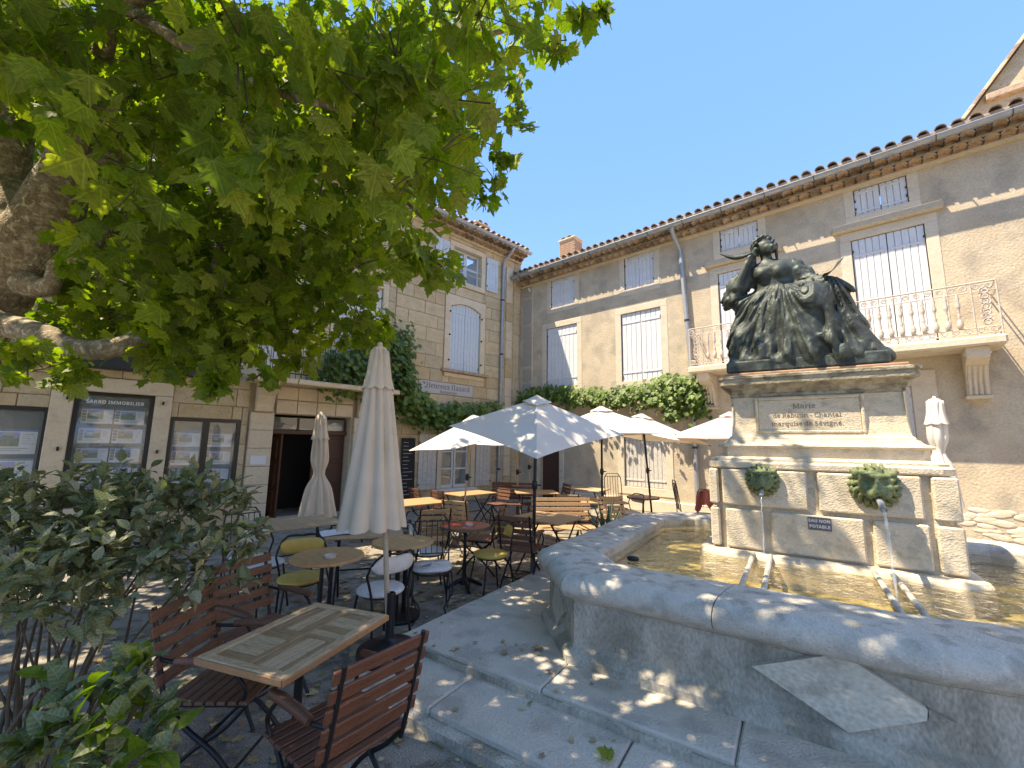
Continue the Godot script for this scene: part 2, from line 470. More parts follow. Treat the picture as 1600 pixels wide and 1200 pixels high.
# ---------------------------------------------------------------- houses
func wall_mesh(x0: float, x1: float, y0: float, y1: float, holes: Array, z: float, thick: float, reveal := 0.25) -> ArrayMesh:
	# holes: Rect2(x, y, w, h)
	var g := Geo.new()
	var xs := [x0, x1]
	var ys := [y0, y1]
	for h in holes:
		for q in [h.position.x, h.end.x]:
			if q > x0 and q < x1 and not xs.has(q): xs.append(q)
		for q in [h.position.y, h.end.y]:
			if q > y0 and q < y1 and not ys.has(q): ys.append(q)
	xs.sort()
	ys.sort()
	for i in xs.size() - 1:
		for j in ys.size() - 1:
			var c := Vector2((xs[i] + xs[i + 1]) / 2, (ys[j] + ys[j + 1]) / 2)
			var inside := false
			for h in holes:
				if h.has_point(c): inside = true
			if inside: continue
			g.quad(Vector3(xs[i], ys[j], z), Vector3(xs[i + 1], ys[j], z), Vector3(xs[i + 1], ys[j + 1], z), Vector3(xs[i], ys[j + 1], z))
			g.quad(Vector3(xs[i + 1], ys[j], z - thick), Vector3(xs[i], ys[j], z - thick), Vector3(xs[i], ys[j + 1], z - thick), Vector3(xs[i + 1], ys[j + 1], z - thick))
	for h in holes:
		var a: float = h.position.x
		var b: float = h.end.x
		var c: float = h.position.y
		var d: float = h.end.y
		var w := z - thick
		g.quad(Vector3(a, c, w), Vector3(a, c, z), Vector3(a, d, z), Vector3(a, d, w))
		g.quad(Vector3(b, c, z), Vector3(b, c, w), Vector3(b, d, w), Vector3(b, d, z))
		g.quad(Vector3(a, d, z), Vector3(b, d, z), Vector3(b, d, w), Vector3(a, d, w))
		g.quad(Vector3(a, c, w), Vector3(b, c, w), Vector3(b, c, z), Vector3(a, c, z))
	# outer edges
	g.quad(Vector3(x0, y0, z - thick), Vector3(x0, y0, z), Vector3(x0, y1, z), Vector3(x0, y1, z - thick))
	g.quad(Vector3(x1, y0, z), Vector3(x1, y0, z - thick), Vector3(x1, y1, z - thick), Vector3(x1, y1, z))
	g.quad(Vector3(x0, y1, z), Vector3(x1, y1, z), Vector3(x1, y1, z - thick), Vector3(x0, y1, z - thick))
	return g.mesh()

func cut(rects: Array, h: Rect2) -> Array:
	var out := []
	for r: Rect2 in rects:
		if not r.intersects(h):
			out.append(r)
			continue
		var k := r.intersection(h)
		for q in [Rect2(r.position.x, r.position.y, k.position.x - r.position.x, r.size.y), Rect2(k.end.x, r.position.y, r.end.x - k.end.x, r.size.y),
				Rect2(k.position.x, r.position.y, k.size.x, k.position.y - r.position.y), Rect2(k.position.x, k.end.y, k.size.x, r.end.y - k.end.y)]:
			if q.size.x > 0.05 and q.size.y > 0.05: out.append(q)
	return out

func ashlar(parent: Node, x0: float, x1: float, y0: float, y1: float, holes: Array, rows: float, length: float) -> void:
	var y := y0
	var k := 0
	while y < y1 - 0.05:
		var h: float = minf(rows * rng.randf_range(.92, 1.08), y1 - y)
		if y1 - y - h < 0.1: h = y1 - y
		var x := x0 - (length * .5 if k % 2 else 0.0) - rng.randf() * .1
		while x < x1:
			var w := length * rng.randf_range(.72, 1.25)
			var a := maxf(x, x0)
			var b := minf(x + w, x1)
			x += w
			if b - a < .06: continue
			var bits := [Rect2(a, y, b - a, h)]
			for q in holes: bits = cut(bits, q)
			for r: Rect2 in bits:
				var j := .009
				var m := cbox(r2(r.size.x - j, .01), r2(r.size.y - j, .01), .06, .008)
				var which: String = ["ashlar", "ashlar_pale", "ashlar", "ashlar_deep", "ashlar_grey"][rng.randi() % 5]
				part("stone_block", m, M[which], parent, at(r.get_center().x, r.get_center().y, -.022 + rng.randf_range(-.003, .004)))
		y += h
		k += 1

func shutter(parent: Node, x0: float, x1: float, y0: float, y1: float, z: float, planks: int, mat: Material, arch := 0.0, ax0 := 0.0, ax1 := 0.0, called := "shutter") -> void:
	var w := x1 - x0
	var p := part(called, cbox(r2(w - .02, .005), r2(y1 - arch - y0 - .03, .01), .012, .002), mat, parent, at((x0 + x1) / 2, (y0 + y1 - arch) / 2, z - .022))
	var home := -p.position
	for yy in [y0 + (y1 - y0) * .12, y0 + (y1 - y0) * .86]:
		part("batten", cbox(r2(w * .92, .01), .05, .014, .004), mat, p, at(home.x + (x0 + x1) / 2, home.y + yy, home.z + z + .022))
	for yy in [y0 + .15, y1 - .25]:
		for xx in [x0 + .01 if leaves_hung % 2 == 0 else x1 - .01]:
			part("hinge", cbox(.03, .05, .03, .006), M.iron_grey, p, at(home.x + xx, home.y + yy, home.z + z + .03))
	leaves_hung += 1
	var pw := w / planks
	for k in planks:
		var px := x0 + pw * (k + .5)
		var top := y1
		if arch > 0.0:
			var s := (px - (ax0 + ax1) / 2) / ((ax1 - ax0) / 2)
			top = y1 - arch * s * s
		part("plank", cbox(r2(pw - .007, .005), r2(top - y0, .01), .03, .005), mat, p, at(home.x + px, home.y + (top + y0) / 2, home.z + z + rng.randf_range(-.002, .002)))

func frame_pieces(parent: Node, r: Rect2, w: float, z: float, d: float, mat: Material, sill := true, called := "surround") -> void:
	var hh := r.size.y
	for s in [[r.position.x - w / 2, r.get_center().y], [r.end.x + w / 2, r.get_center().y]]:
		part(called, cbox(w, r2(hh, .005), d, .008), mat, parent, at(s[0], s[1], z))
	part(called, cbox(r2(r.size.x + w * 2, .005), w, d, .008), mat, parent, at(r.get_center().x, r.end.y + w / 2 + .001, z))
	if sill: part(called, cbox(r2(r.size.x + w * 2, .005), w, d, .008), mat, parent, at(r.get_center().x, r.position.y - w / 2 - .001, z))

func arch_tile(r: float, length: float, seg := 7) -> ArrayMesh:
	var key := "tile%.3f,%.3f" % [r, length]
	if mesh_cache.has(key): return mesh_cache[key]
	var g := Geo.new()
	var a := []
	var b := []
	for e in [-.5, .5]:
		var o := PackedVector3Array()
		var i := PackedVector3Array()
		for k in seg + 1:
			var t := PI * k / seg
			var taper = 1.0 - .1 * (e + .5) * 0.0
			o.append(Vector3(cos(t) * r * taper, sin(t) * r * .8, e * length))
			i.append(Vector3(cos(t) * (r - .016), sin(t) * (r * .8 - .016), e * length))
		a.append(o)
		b.append(i)
	g.surf(a, false, false)
	g.surf(b, false, true)
	for k in seg:
		g.quad(b[1][k], a[1][k], a[1][k + 1], b[1][k + 1])
		g.quad(a[0][k], b[0][k], b[0][k + 1], a[0][k + 1])
	mesh_cache[key] = g.mesh()
	return mesh_cache[key]

func eaves(parent: Node, x0: float, x1: float, y: float, gut_y: float, gut_z: float, pitch: float, roof_back: float) -> void:
	# a genoise of two rows of tile ends, a zinc gutter and the first tiles of the roof
	var bed := Geo.new()
	var c := (x0 + x1) / 2
	bed.box(Vector3(c, y - .025, .045), Vector3(x1 - x0, .05, .12))
	bed.box(Vector3(c, y + .125, .10), Vector3(x1 - x0, .05, .24))
	bed.box(Vector3(c, y + .275, .16), Vector3(x1 - x0, .05, .36))
	part("eaves_bed", bed.mesh(), M.mortar, parent)
	var back := Geo.new()
	back.box(Vector3(c, y + .05, -.07), Vector3(x1 - x0, .099, .36))
	back.box(Vector3(c, y + .20, -.02), Vector3(x1 - x0, .099, .44))
	part("eaves_fill", back.mesh(), M.terracotta, parent)
	var names := ["terracotta", "terracotta_pale", "terracotta_dark"]
	for row in 2:
		var n := int((x1 - x0) / pitch)
		for k in n:
			var x := x0 + (k + .5 + .5 * row) * pitch
			if x > x1 - .05: continue
			part("eaves_tile", arch_tile(pitch * .5, .2), M[names[rng.randi() % 3]], parent, Transform3D(Basis(Vector3.RIGHT, rng.randf_range(-.03, .03)), Vector3(x, y + .003 + row * .15 + rng.randf_range(-.004, .004), .19 + row * .13)))
	# roof: a slab rising to the back, tiles along its edge
	var slope := .30
	var roof := Geo.new()
	var z1 := gut_z - .10
	var yr := y + .335
	roof.prism([Vector2(-z1, yr), Vector2(roof_back, yr + slope * (roof_back + z1)), Vector2(roof_back, yr + slope * (roof_back + z1) + .06), Vector2(-z1, yr + .05)], x0, x1)
	var rm := roof.mesh()
	part("roof", rm, M.terracotta, parent, Transform3D(Basis(Vector3.UP, PI / 2), Vector3.ZERO))
	var n2 := int((x1 - x0) / .235)
	for k in n2:
		var x := x0 + (k + .5) * .235
		part("roof_tile", arch_tile(.085, .9), M[names[rng.randi() % 3]], parent, Transform3D(Basis(Vector3.RIGHT, atan(slope) + rng.randf_range(-.012, .012)), Vector3(x + rng.randf_range(-.008, .008), yr + .06 + slope * .40 + rng.randf_range(-.008, .01), z1 + .03 - .42)))
	var gut := Geo.new()
	var half := []
	var half2 := []
	for e in [x0, x1]:
		var o := PackedVector3Array()
		var i := PackedVector3Array()
		for k in 10:
			var t := PI + PI * k / 9
			o.append(Vector3(e, gut_y + sin(t) * .075, gut_z + cos(t) * .08))
			i.append(Vector3(e, gut_y + sin(t) * .068, gut_z + cos(t) * .073))
		half.append(o)
		half2.append(i)
	gut.surf(half, false, true)
	gut.surf(half2, false, false)
	gut.tube([Vector3(x0, gut_y, gut_z + .078), Vector3(x1, gut_y, gut_z + .078)], [.012], 6)
	var gp := part("gutter", gut.mesh(), M.zinc, parent)
	var x := x0 + .4
	while x < x1:
		var b := Geo.new()
		var path := []
		for k in 7:
			var t := PI + PI * k / 6
			path.append(Vector3(x, gut_y + sin(t) * .085, gut_z + cos(t) * .09))
		b.tube(path, [.007], 5)
		b.box(Vector3(x, gut_y + .004, gut_z - .12), Vector3(.02, .008, .08))
		part("bracket", b.mesh(), M.iron_grey, gp)
		x += .95

func downpipe(parent: Node, pts: Array, r := .05) -> void:
	var g := Geo.new()
	g.tube(pts, [r], 10)
	var p := part("downpipe", g.mesh(), M.zinc, parent)
	for k in range(1, pts.size()):
		var a: Vector3 = pts[k - 1]
		var b: Vector3 = pts[k]
		var n := int(a.distance_to(b) / 1.9)
		for j in n:
			var c := a.lerp(b, (j + .6) / n)
			var q := Geo.new()
			q.lathe([[r + .001, -.03], [r + .008, -.025], [r + .008, .025], [r + .001, .03]], 10, true, c)
			part("pipe_collar", q.mesh(), M.iron_grey, p)

func chimney(parent: Node, x: float, y: float, z: float, w: float, h: float, d: float) -> void:
	var g := Geo.new()
	g.box(Vector3(0, h / 2, 0), Vector3(w - .02, h, d - .02))
	var c := part("chimney", g.mesh(), M.mortar, parent, at(x, y, z))
	var rows := int(h / .075)
	for r in rows:
		for s in [[0, w, d / 2], [1, d, w / 2]]:
			var n := 3
			for k in n:
				for sg in [-1.0, 1.0]:
					var off := ((k + .5) / n - .5) * (float(s[1]) - .01) + (.02 if r % 2 else -.02)
					var p := Vector3(off, r * .075 + .037, sg * (float(s[2]) - .02)) if s[0] == 0 else Vector3(sg * (float(s[2]) - .02), r * .075 + .037, off)
					if s[0] == 1 and sg > 0.0 and k < 0: continue
					part("brick", cbox(r2(float(s[1]) / n - .012, .01), .062, .05, .005) if s[0] == 0 else cbox(.05, .062, r2(float(s[1]) / n - .012, .01), .005), M.brickwork, c, at(p.x, p.y, p.z))
	part("chimney_cap", cbox(w + .1, .06, d + .1, .01), M.mortar, c, at(0, h + .03, 0))
	for k in 2:
		part("cap_tile", arch_tile(.1, d + .1), M.terracotta, c, at((k - .5) * .26, h + .06, 0))

func card_textures() -> Array:
	var out := []
	for k in 5:
		var im := Image.create(96, 64, false, Image.FORMAT_RGB8)
		im.fill(Color(.90, .92, .95))
		im.fill_rect(Rect2i(0, 0, 96, 5), [Color(.25, .42, .62), Color(.45, .6, .78)][k % 2])
		for t in 4:
			im.fill_rect(Rect2i(2, 8 + t * 12, 13, 10), Color(.35 + rng.randf() * .3, .35 + rng.randf() * .2, .25 + rng.randf() * .2))
		var sky := Color(.45 + rng.randf() * .2, .62, .85)
		im.fill_rect(Rect2i(18, 8, 48, 18), sky)
		im.fill_rect(Rect2i(18, 24, 48, 20), Color(.32, .42, .2))
		im.fill_rect(Rect2i(20 + k * 4, 18 - k, 18 + 3 * (k % 3), 14 + k), [Color(.76, .66, .5), Color(.85, .8, .72), Color(.55, .45, .35), Color(.7, .62, .55), Color(.3, .45, .55)][k])
		im.fill_rect(Rect2i(20 + k * 4, 15 - k, 18 + 3 * (k % 3), 4), [Color(.55, .36, .25), Color(.6, .45, .35), Color(.4, .3, .25), Color(.2, .35, .2), Color(.75, .7, .6)][k])
		for t in 190:
			im.fill_rect(Rect2i(18 + rng.randi() % 46, 20 + rng.randi() % 23, 2, 1 + rng.randi() % 2), Color(.2 + rng.randf() * .4, .3 + rng.randf() * .3, .12 + rng.randf() * .2))
		for t in 6: im.fill_rect(Rect2i(70, 12 + t * 5, 10 + rng.randi() % 14, 1), Color(.4, .42, .46))
		for t in 2: im.fill_rect(Rect2i(20, 48 + t * 5, 30 + rng.randi() % 34, 2), Color(.55, .57, .6))
		var m := StandardMaterial3D.new()
		m.resource_name = "property_card"
		m.albedo_texture = ImageTexture.create_from_image(im)
		m.roughness = .6
		out.append(m)
	return out

func shop_window(parent: Node, x0: float, x1: float, y0: float, y1: float, cols: int, top: float, rows: int, cards: Array, mullion := false) -> void:
	var g := Geo.new()
	var w := .07
	g.box(Vector3(x0 + w / 2, (y0 + y1) / 2, -.05), Vector3(w, y1 - y0, .08))
	g.box(Vector3(x1 - w / 2, (y0 + y1) / 2, -.05), Vector3(w, y1 - y0, .08))
	g.box(Vector3((x0 + x1) / 2, y1 - w / 2, -.05), Vector3(x1 - x0 - 2 * w, w, .08))
	g.box(Vector3((x0 + x1) / 2, y0 + w / 2, -.05), Vector3(x1 - x0 - 2 * w, w, .08))
	if mullion: g.box(Vector3((x0 + x1) / 2, (y0 + y1) / 2, -.048), Vector3(.11, y1 - y0 - 2 * w, .08))
	var f := part("shop_window", g.mesh(), M.frame_black, parent)
	part("display_panel", cbox(x1 - x0, y1 - y0, .03), M.frame_black, f, at((x0 + x1) / 2, (y0 + y1) / 2, -.17))
	part("pane", cbox(r2(x1 - x0 - 2 * w + .01, .005), r2(y1 - y0 - 2 * w + .01, .005), .006, .001), M.glass, f, at((x0 + x1) / 2, (y0 + y1) / 2, -.05))
	var gap := .09 if mullion else 0.0
	var cw := (x1 - x0 - 2 * w - .06 - gap) / cols
	var ch := cw * .62
	for r in rows:
		for c in cols:
			var cx := x0 + w + .03 + cw * (c + .5) + (gap if mullion and c >= cols / 2 else 0.0)
			var cy := top - ch * .5 - r * (ch + .075)
			if cy - ch * .5 < y0 + w: continue
			var q := Geo.new()
			var a := cw * .5 - .012
			var b := ch * .5
			q.quad_uv(Vector3(-a, -b, .004), Vector3(a, -b, .004), Vector3(a, b, .004), Vector3(-a, b, .004))
			part("property_card", q.mesh(), cards[rng.randi() % cards.size()], f, at(cx, cy, -.14))

func letters(text: String, size: float, depth: float, mat: Material, parent: Node, xf: Transform3D, serif := true, called := "lettering", bold := 400) -> void:
	var t := TextMesh.new()
	var f := SystemFont.new()
	f.font_names = PackedStringArray(["Droid Serif" if serif else "Droid Sans"])
	f.font_weight = bold
	t.font = f
	t.text = text
	t.font_size = 48
	t.pixel_size = size / 48.0
	t.depth = depth
	part(called, t, mat, parent, xf)

func house_left(K: Vector3, bx: Vector3, bz: Vector3) -> void:
	var xf := Transform3D(Basis(bx, Vector3.UP, bz), K)
	var cards := card_textures()
	# ---- the agency house: x from -13.6 to -5.0
	var o := thing("agency_house", "stone house with dark shop windows full of property cards and a tall dark doorway", "house", xf)
	var holes := [Rect2(-11.0, .55, 1.08, 2.02), Rect2(-12.75, .5, 1.5, 1.74), Rect2(-9.67, .5, 1.21, 1.67), Rect2(-7.82, .0, 1.78, 2.35),
		Rect2(-11.2, 4.0, 1.1, 2.1), Rect2(-8.6, 3.35, 1.2, 2.6), Rect2(-6.6, 3.35, 1.2, 2.6)]
	var mh := holes.duplicate()
	part("wall", wall_mesh(-13.6, -5.0, 0, 8.4, holes, -.05, .4), M.mortar, o)
	mh.append(Rect2(-11.28, 0, 1.62, 2.82))
	mh.append(Rect2(-8.34, 0, .52, 3.0))
	mh.append(Rect2(-6.04, 0, .52, 3.0))
	mh.append(Rect2(-7.82, 2.35, 1.78, .65))
	for k in range(4, 7):
		var h: Rect2 = holes[k]
		mh.append(h.grow(.17))
	ashlar(o, -13.6, -5.005, 0, 8.38, mh, .40, .95)
	# stone frame of the middle shop window
	for p in [[-11.14, 1.28, .28, 2.55], [-9.79, 1.28, .26, 2.55], [-10.47, 2.69, 1.62, .26], [-10.46, .27, 1.08, .54]]:
		part("surround", cbox(p[2], p[3], .1, .012), M.dressed, o, at(p[0], p[1], .0))
	for p in [[-11.08, 2.42], [-9.80, 2.42], [-11.1, 1.55], [-9.80, 1.5]]:
		part("hinge_pin", cbox(.03, .07, .05, .008), M.iron, o, at(p[0], p[1], .075))
	shop_window(o, -11.0, -9.92, .55, 2.57, 2, 2.27, 4, cards)
	shop_window(o, -12.75, -11.25, .5, 2.24, 2, 1.86, 4, cards)
	shop_window(o, -9.67, -8.46, .5, 2.17, 2, 1.88, 4, cards, true)
	letters("SARRO IMMOBILIER", .082, .006, M.white_letter, o, at(-10.46, 2.385, -.03), false, "lettering", 800)
	part("awning_box", cbox(4.0, .26, .22, .03), M.iron_grey, o, at(-10.6, 3.1, .09))
	# doorway: pilasters, corbels, lintel, open leaf and a dark sheet painting the unlit inside
	for x in [-8.08, -5.78]:
		for k in 6:
			part("pilaster_block", cbox(.46, .385, .14, .012), M.dressed, o, at(x, .2 + k * .392, .02))
		var g := Geo.new()
		g.prism([Vector2(0, 0), Vector2(.12, .02), Vector2(.14, .18), Vector2(.24, .36), Vector2(.46, .50), Vector2(.46, .62), Vector2(0, .62)], -.17, .17)
		part("corbel", g.mesh(), M.dressed, o, Transform3D(Basis(Vector3.UP, -PI / 2), Vector3(x, 2.36, .05)))
	for k in 4:
		part("lintel_block", cbox(.435, .3, .1, .012), M.dressed, o, at(-7.595 + k * .445, 2.51, -.01))
		part("lintel_block", cbox(.435, .3, .1, .012), M.dressed, o, at(-7.595 + k * .445, 2.83, -.015))
	part("door_frame", cbox(1.76, .1, .1, .01), M.door_wood, o, at(-6.93, 1.95, -.3))
	for k in 3:
		var t := part("transom_light", cbox(.53, .28, .01, .002), M.glass, o, at(-7.5 + k * .57, 2.15, -.3))
		part("glazing_bar", cbox(.03, .3, .05, .004), M.door_wood, t, at(.275, 0, 0))
	for s in [[-7.42, .0], [-6.45, .0]]:
		var leaf := part("door", cbox(.78, 1.9, .05, .006), M.door_wood, o, Transform3D(Basis(Vector3.UP, -1.2 if s[0] < -7.0 else .05), Vector3(float(s[0]) - (.26 if s[0] < -7.0 else 0.0), .95, -.36 - (.3 if s[0] < -7.0 else 0.0))))
		for k in 3: part("door_panel", cbox(.56, .48, .03, .012), M.door_wood, leaf, at(0, -.6 + k * .6, .03))
	part("hall_dark_sheet", cbox(1.9, 2.5, .05), M.interior, o, at(-6.9, 1.25, -1.7))
	part("name_plate", cbox(.30, .19, .012, .003), M.paper, o, at(-8.09, 1.32, .1))
	# balcony over the door
	part("balcony_slab", cbox(3.4, .12, .62, .02), M.dressed, o, at(-6.75, 3.05, .3))
	var rail := Geo.new()
	for y in [3.22, 4.0]: rail.tube([Vector3(-8.4, y, .56), Vector3(-5.1, y, .56)], [.014], 6)
	var rp := part("railing", rail.mesh(), M.iron, o)
	for k in 28:
		var b := Geo.new()
		var x := -8.35 + k * .12
		b.tube([Vector3(x, 3.11, .56), Vector3(x, 4.0, .56)], [.008], 5)
		part("baluster", b.mesh(), M.iron, rp)
	for k in range(4, 7):
		var h: Rect2 = holes[k]
		frame_pieces(o, h, .16, -.005, .09, M.dressed, k == 4)
		shutter(o, h.position.x + .01, h.get_center().x - .005, h.position.y + .01, h.end.y - .01, -.06, 4, M.shutter_paint)
		shutter(o, h.get_center().x + .005, h.end.x - .01, h.position.y + .01, h.end.y - .01, -.06, 4, M.shutter_paint)
	eaves(o, -13.6, -5.0, 8.4, 8.63, .56, .21, 5.0)
	var shell := Geo.new()
	shell.box(Vector3(-9.3, 5.0, -5.0), Vector3(8.6, 10.0, .2))
	shell.box(Vector3(-13.5, 4.3, -2.7), Vector3(.2, 8.6, 4.4))
	part("rear_wall", shell.mesh(), M.mortar, o)
	# ---- the restaurant house: x from -5.0 to 0
	o = thing("restaurant_house", "cream ashlar house with pale blue arched shutters beside the grey downpipe", "house", xf)
	holes = [Rect2(-3.25, .42, 1.1, 1.6), Rect2(-3.12, 4.0, 1.23, 2.2), Rect2(-3.08, 6.95, 1.16, 1.1)]
	part("wall", wall_mesh(-4.995, 0, 0, 8.4, holes, -.05, .4), M.mortar, o)
	mh = [Rect2(-3.42, .2, 1.44, 2.0), Rect2(-3.34, 3.82, 1.67, 2.62), Rect2(-3.26, 6.75, 1.52, 1.5), Rect2(-4.16, 3.2, 2.02, .38)]
	ashlar(o, -4.995, -.005, 0, 8.38, mh, .40, .95)
	# pilaster strip next to the corner
	for k in 12: part("corner_stone", cbox(.3, .66, .09, .012), M.dressed if k % 3 else M.ashlar_deep, o, at(-.62, .34 + k * .672, .02))
	for k in 10: part("corner_stone", cbox(.34, .80, .06, .012), M.ashlar_pale if k % 2 else M.ashlar, o, at(-.21, .41 + k * .805, .012))
	# ground-floor window with white casements, open old shutters
	frame_pieces(o, holes[0], .16, -.005, .09, M.dressed, false)
	part("sill", cbox(1.5, .1, .22, .015), M.white_paint, o, at(-2.7, .36, .06))
	for s in [-1.0, 1.0]:
		var fr := Geo.new()
		var cx: float = -2.7 + s * .285
		for e in [-.24, .24]: fr.box(Vector3(cx + e, 1.22, -.16), Vector3(.06, 1.58, .05))
		for yy in [.46, .98, 1.50, 1.98]: fr.box(Vector3(cx, yy, -.16), Vector3(.42, .05 if yy > .5 else .09, .045))
		var c := part("casement", fr.mesh(), M.white_paint, o)
		for k in 3: part("pane", cbox(.42, .48, .006, .001), M.glass, c, at(cx, .72 + k * .52, -.16))
	part("room_dark_sheet", cbox(2.2, 2.6, .05), M.interior, o, at(-2.7, 1.3, -.75))  # dark sheet painting the unlit inside behind the panes
	shutter(o, -4.06, -3.46, .42, 2.0, .04, 4, M.old_shutter)
	shutter(o, -1.96, -1.36, .42, 2.0, .04, 4, M.old_shutter)
	# first floor: arched window with closed shutters
	var ar := Geo.new()
	var pts := [Vector2(-3.32, 6.20 - .16)]
	pts.append(Vector2(-3.12, 6.20 - .16))
	for k in range(1, 8):
		var s := k / 4.0 - 1.0
		pts.append(Vector2(-2.505 + s * .615, 6.20 - .16 * s * s))
	pts.append(Vector2(-1.89, 6.04))
	pts.append(Vector2(-1.69, 6.04))
	pts.append(Vector2(-1.69, 6.42))
	pts.append(Vector2(-3.32, 6.42))
	ar.prism(pts, -.06, .03)
	part("arch_stone", ar.mesh(), M.dressed, o)
	for x in [-3.22, -1.79]: part("surround", cbox(.2, 2.04, .09, .01), M.dressed, o, at(x, 5.02, -.012))
	part("sill", cbox(1.85, .09, .2, .02), M.terracotta, o, at(-2.5, 3.955, .06))
	part("sill", cbox(1.6, .13, .1, .015), M.dressed, o, at(-2.5, 3.84, .0))
	shutter(o, -3.11, -2.51, 4.01, 6.19, -.06, 5, M.blue_shutter, .16, -3.12, -1.89)
	shutter(o, -2.50, -1.90, 4.01, 6.19, -.06, 5, M.blue_shutter, .16, -3.12, -1.89)
	for p in [[-3.15, 4.3], [-3.15, 5.1], [-3.15, 5.85], [-1.86, 4.3], [-1.86, 5.1], [-1.86, 5.85]]:
		part("hinge_pin", cbox(.05, .05, .05, .01), M.iron, o, at(p[0], p[1], .05))
	# attic window, glazed, shutters folded back
	frame_pieces(o, holes[2], .17, -.005, .09, M.dressed, true)
	for s in [-1.0, 1.0]:
		var fr := Geo.new()
		var cx: float = -2.5 + s * .285
		for e in [-.25, .25]: fr.box(Vector3(cx + e, 7.5, -.16), Vector3(.06, 1.08, .05))
		for yy in [6.99, 7.5, 8.01]: fr.box(Vector3(cx, yy, -.16), Vector3(.44, .05, .045))
		var c := part("casement", fr.mesh(), M.blue_white, o)
		for k in 2: part("pane", cbox(.44, .47, .006, .001), M.glass, c, at(cx, 7.245 + k * .51, -.16))
	shutter(o, -1.72, -1.2, 6.92, 8.1, .06, 4, M.blue_shutter)
	shutter(o, -3.8, -3.28, 6.92, 8.1, .06, 4, M.blue_shutter)
	var wr := Geo.new()
	for y in [7.25, 7.45]: wr.tube([Vector3(-3.1, y, .0), Vector3(-1.9, y, .0)], [.01], 5)
	part("window_rail", wr.mesh(), M.blue_white, o)
	eaves(o, -4.995, -.06, 8.4, 8.63, .56, .21, 5.0)
	downpipe(o, [Vector3(-.92, 8.56, .56), Vector3(-.94, 8.40, .45), Vector3(-.95, 8.2, .12), Vector3(-.97, 7.9, .1), Vector3(-1.02, .15, .1)], .055)
	chimney(o, -1.3, 9.0, -1.0, .62, .75, .5)
	var sb := part("sign_board", cbox(2.0, .36, .025, .006), M.sign_grey, o, at(-3.15, 3.39, .02))
	letters("Heureux Hazard", .205, .006, M.sign_letter, sb, at(.05, .045, .0135))
	letters("Restaurant", .12, .006, M.sign_letter, sb, at(.05, -.115, .0135))
	shell = Geo.new()
	shell.box(Vector3(-2.5, 5.0, -5.0), Vector3(5.0, 10.0, .2))
	shell.box(Vector3(-.1, 4.5, -2.8), Vector3(.2, 9.4, 4.7))
	part("rear_wall", shell.mesh(), M.mortar, o)
	# chalk board beside the window
	var cb := thing("menu_board", "tall black chalk menu board leaning on the wall left of the white casement window", "menu board", xf * Transform3D(Basis(Vector3.RIGHT, -.04), Vector3(-4.42, .0, .15)))
	part("board", cbox(.42, 1.85, .03, .006), M.chalk_board, cb, at(0, .95, 0))
	for k in 15:
		var w := rng.randf_range(.12, .32)
		part("chalk_line", cbox(r2(w, .02), .012, .004, .001), M.sign_grey, cb, at(-.17 + w / 2, 1.75 - k * .1, .017))

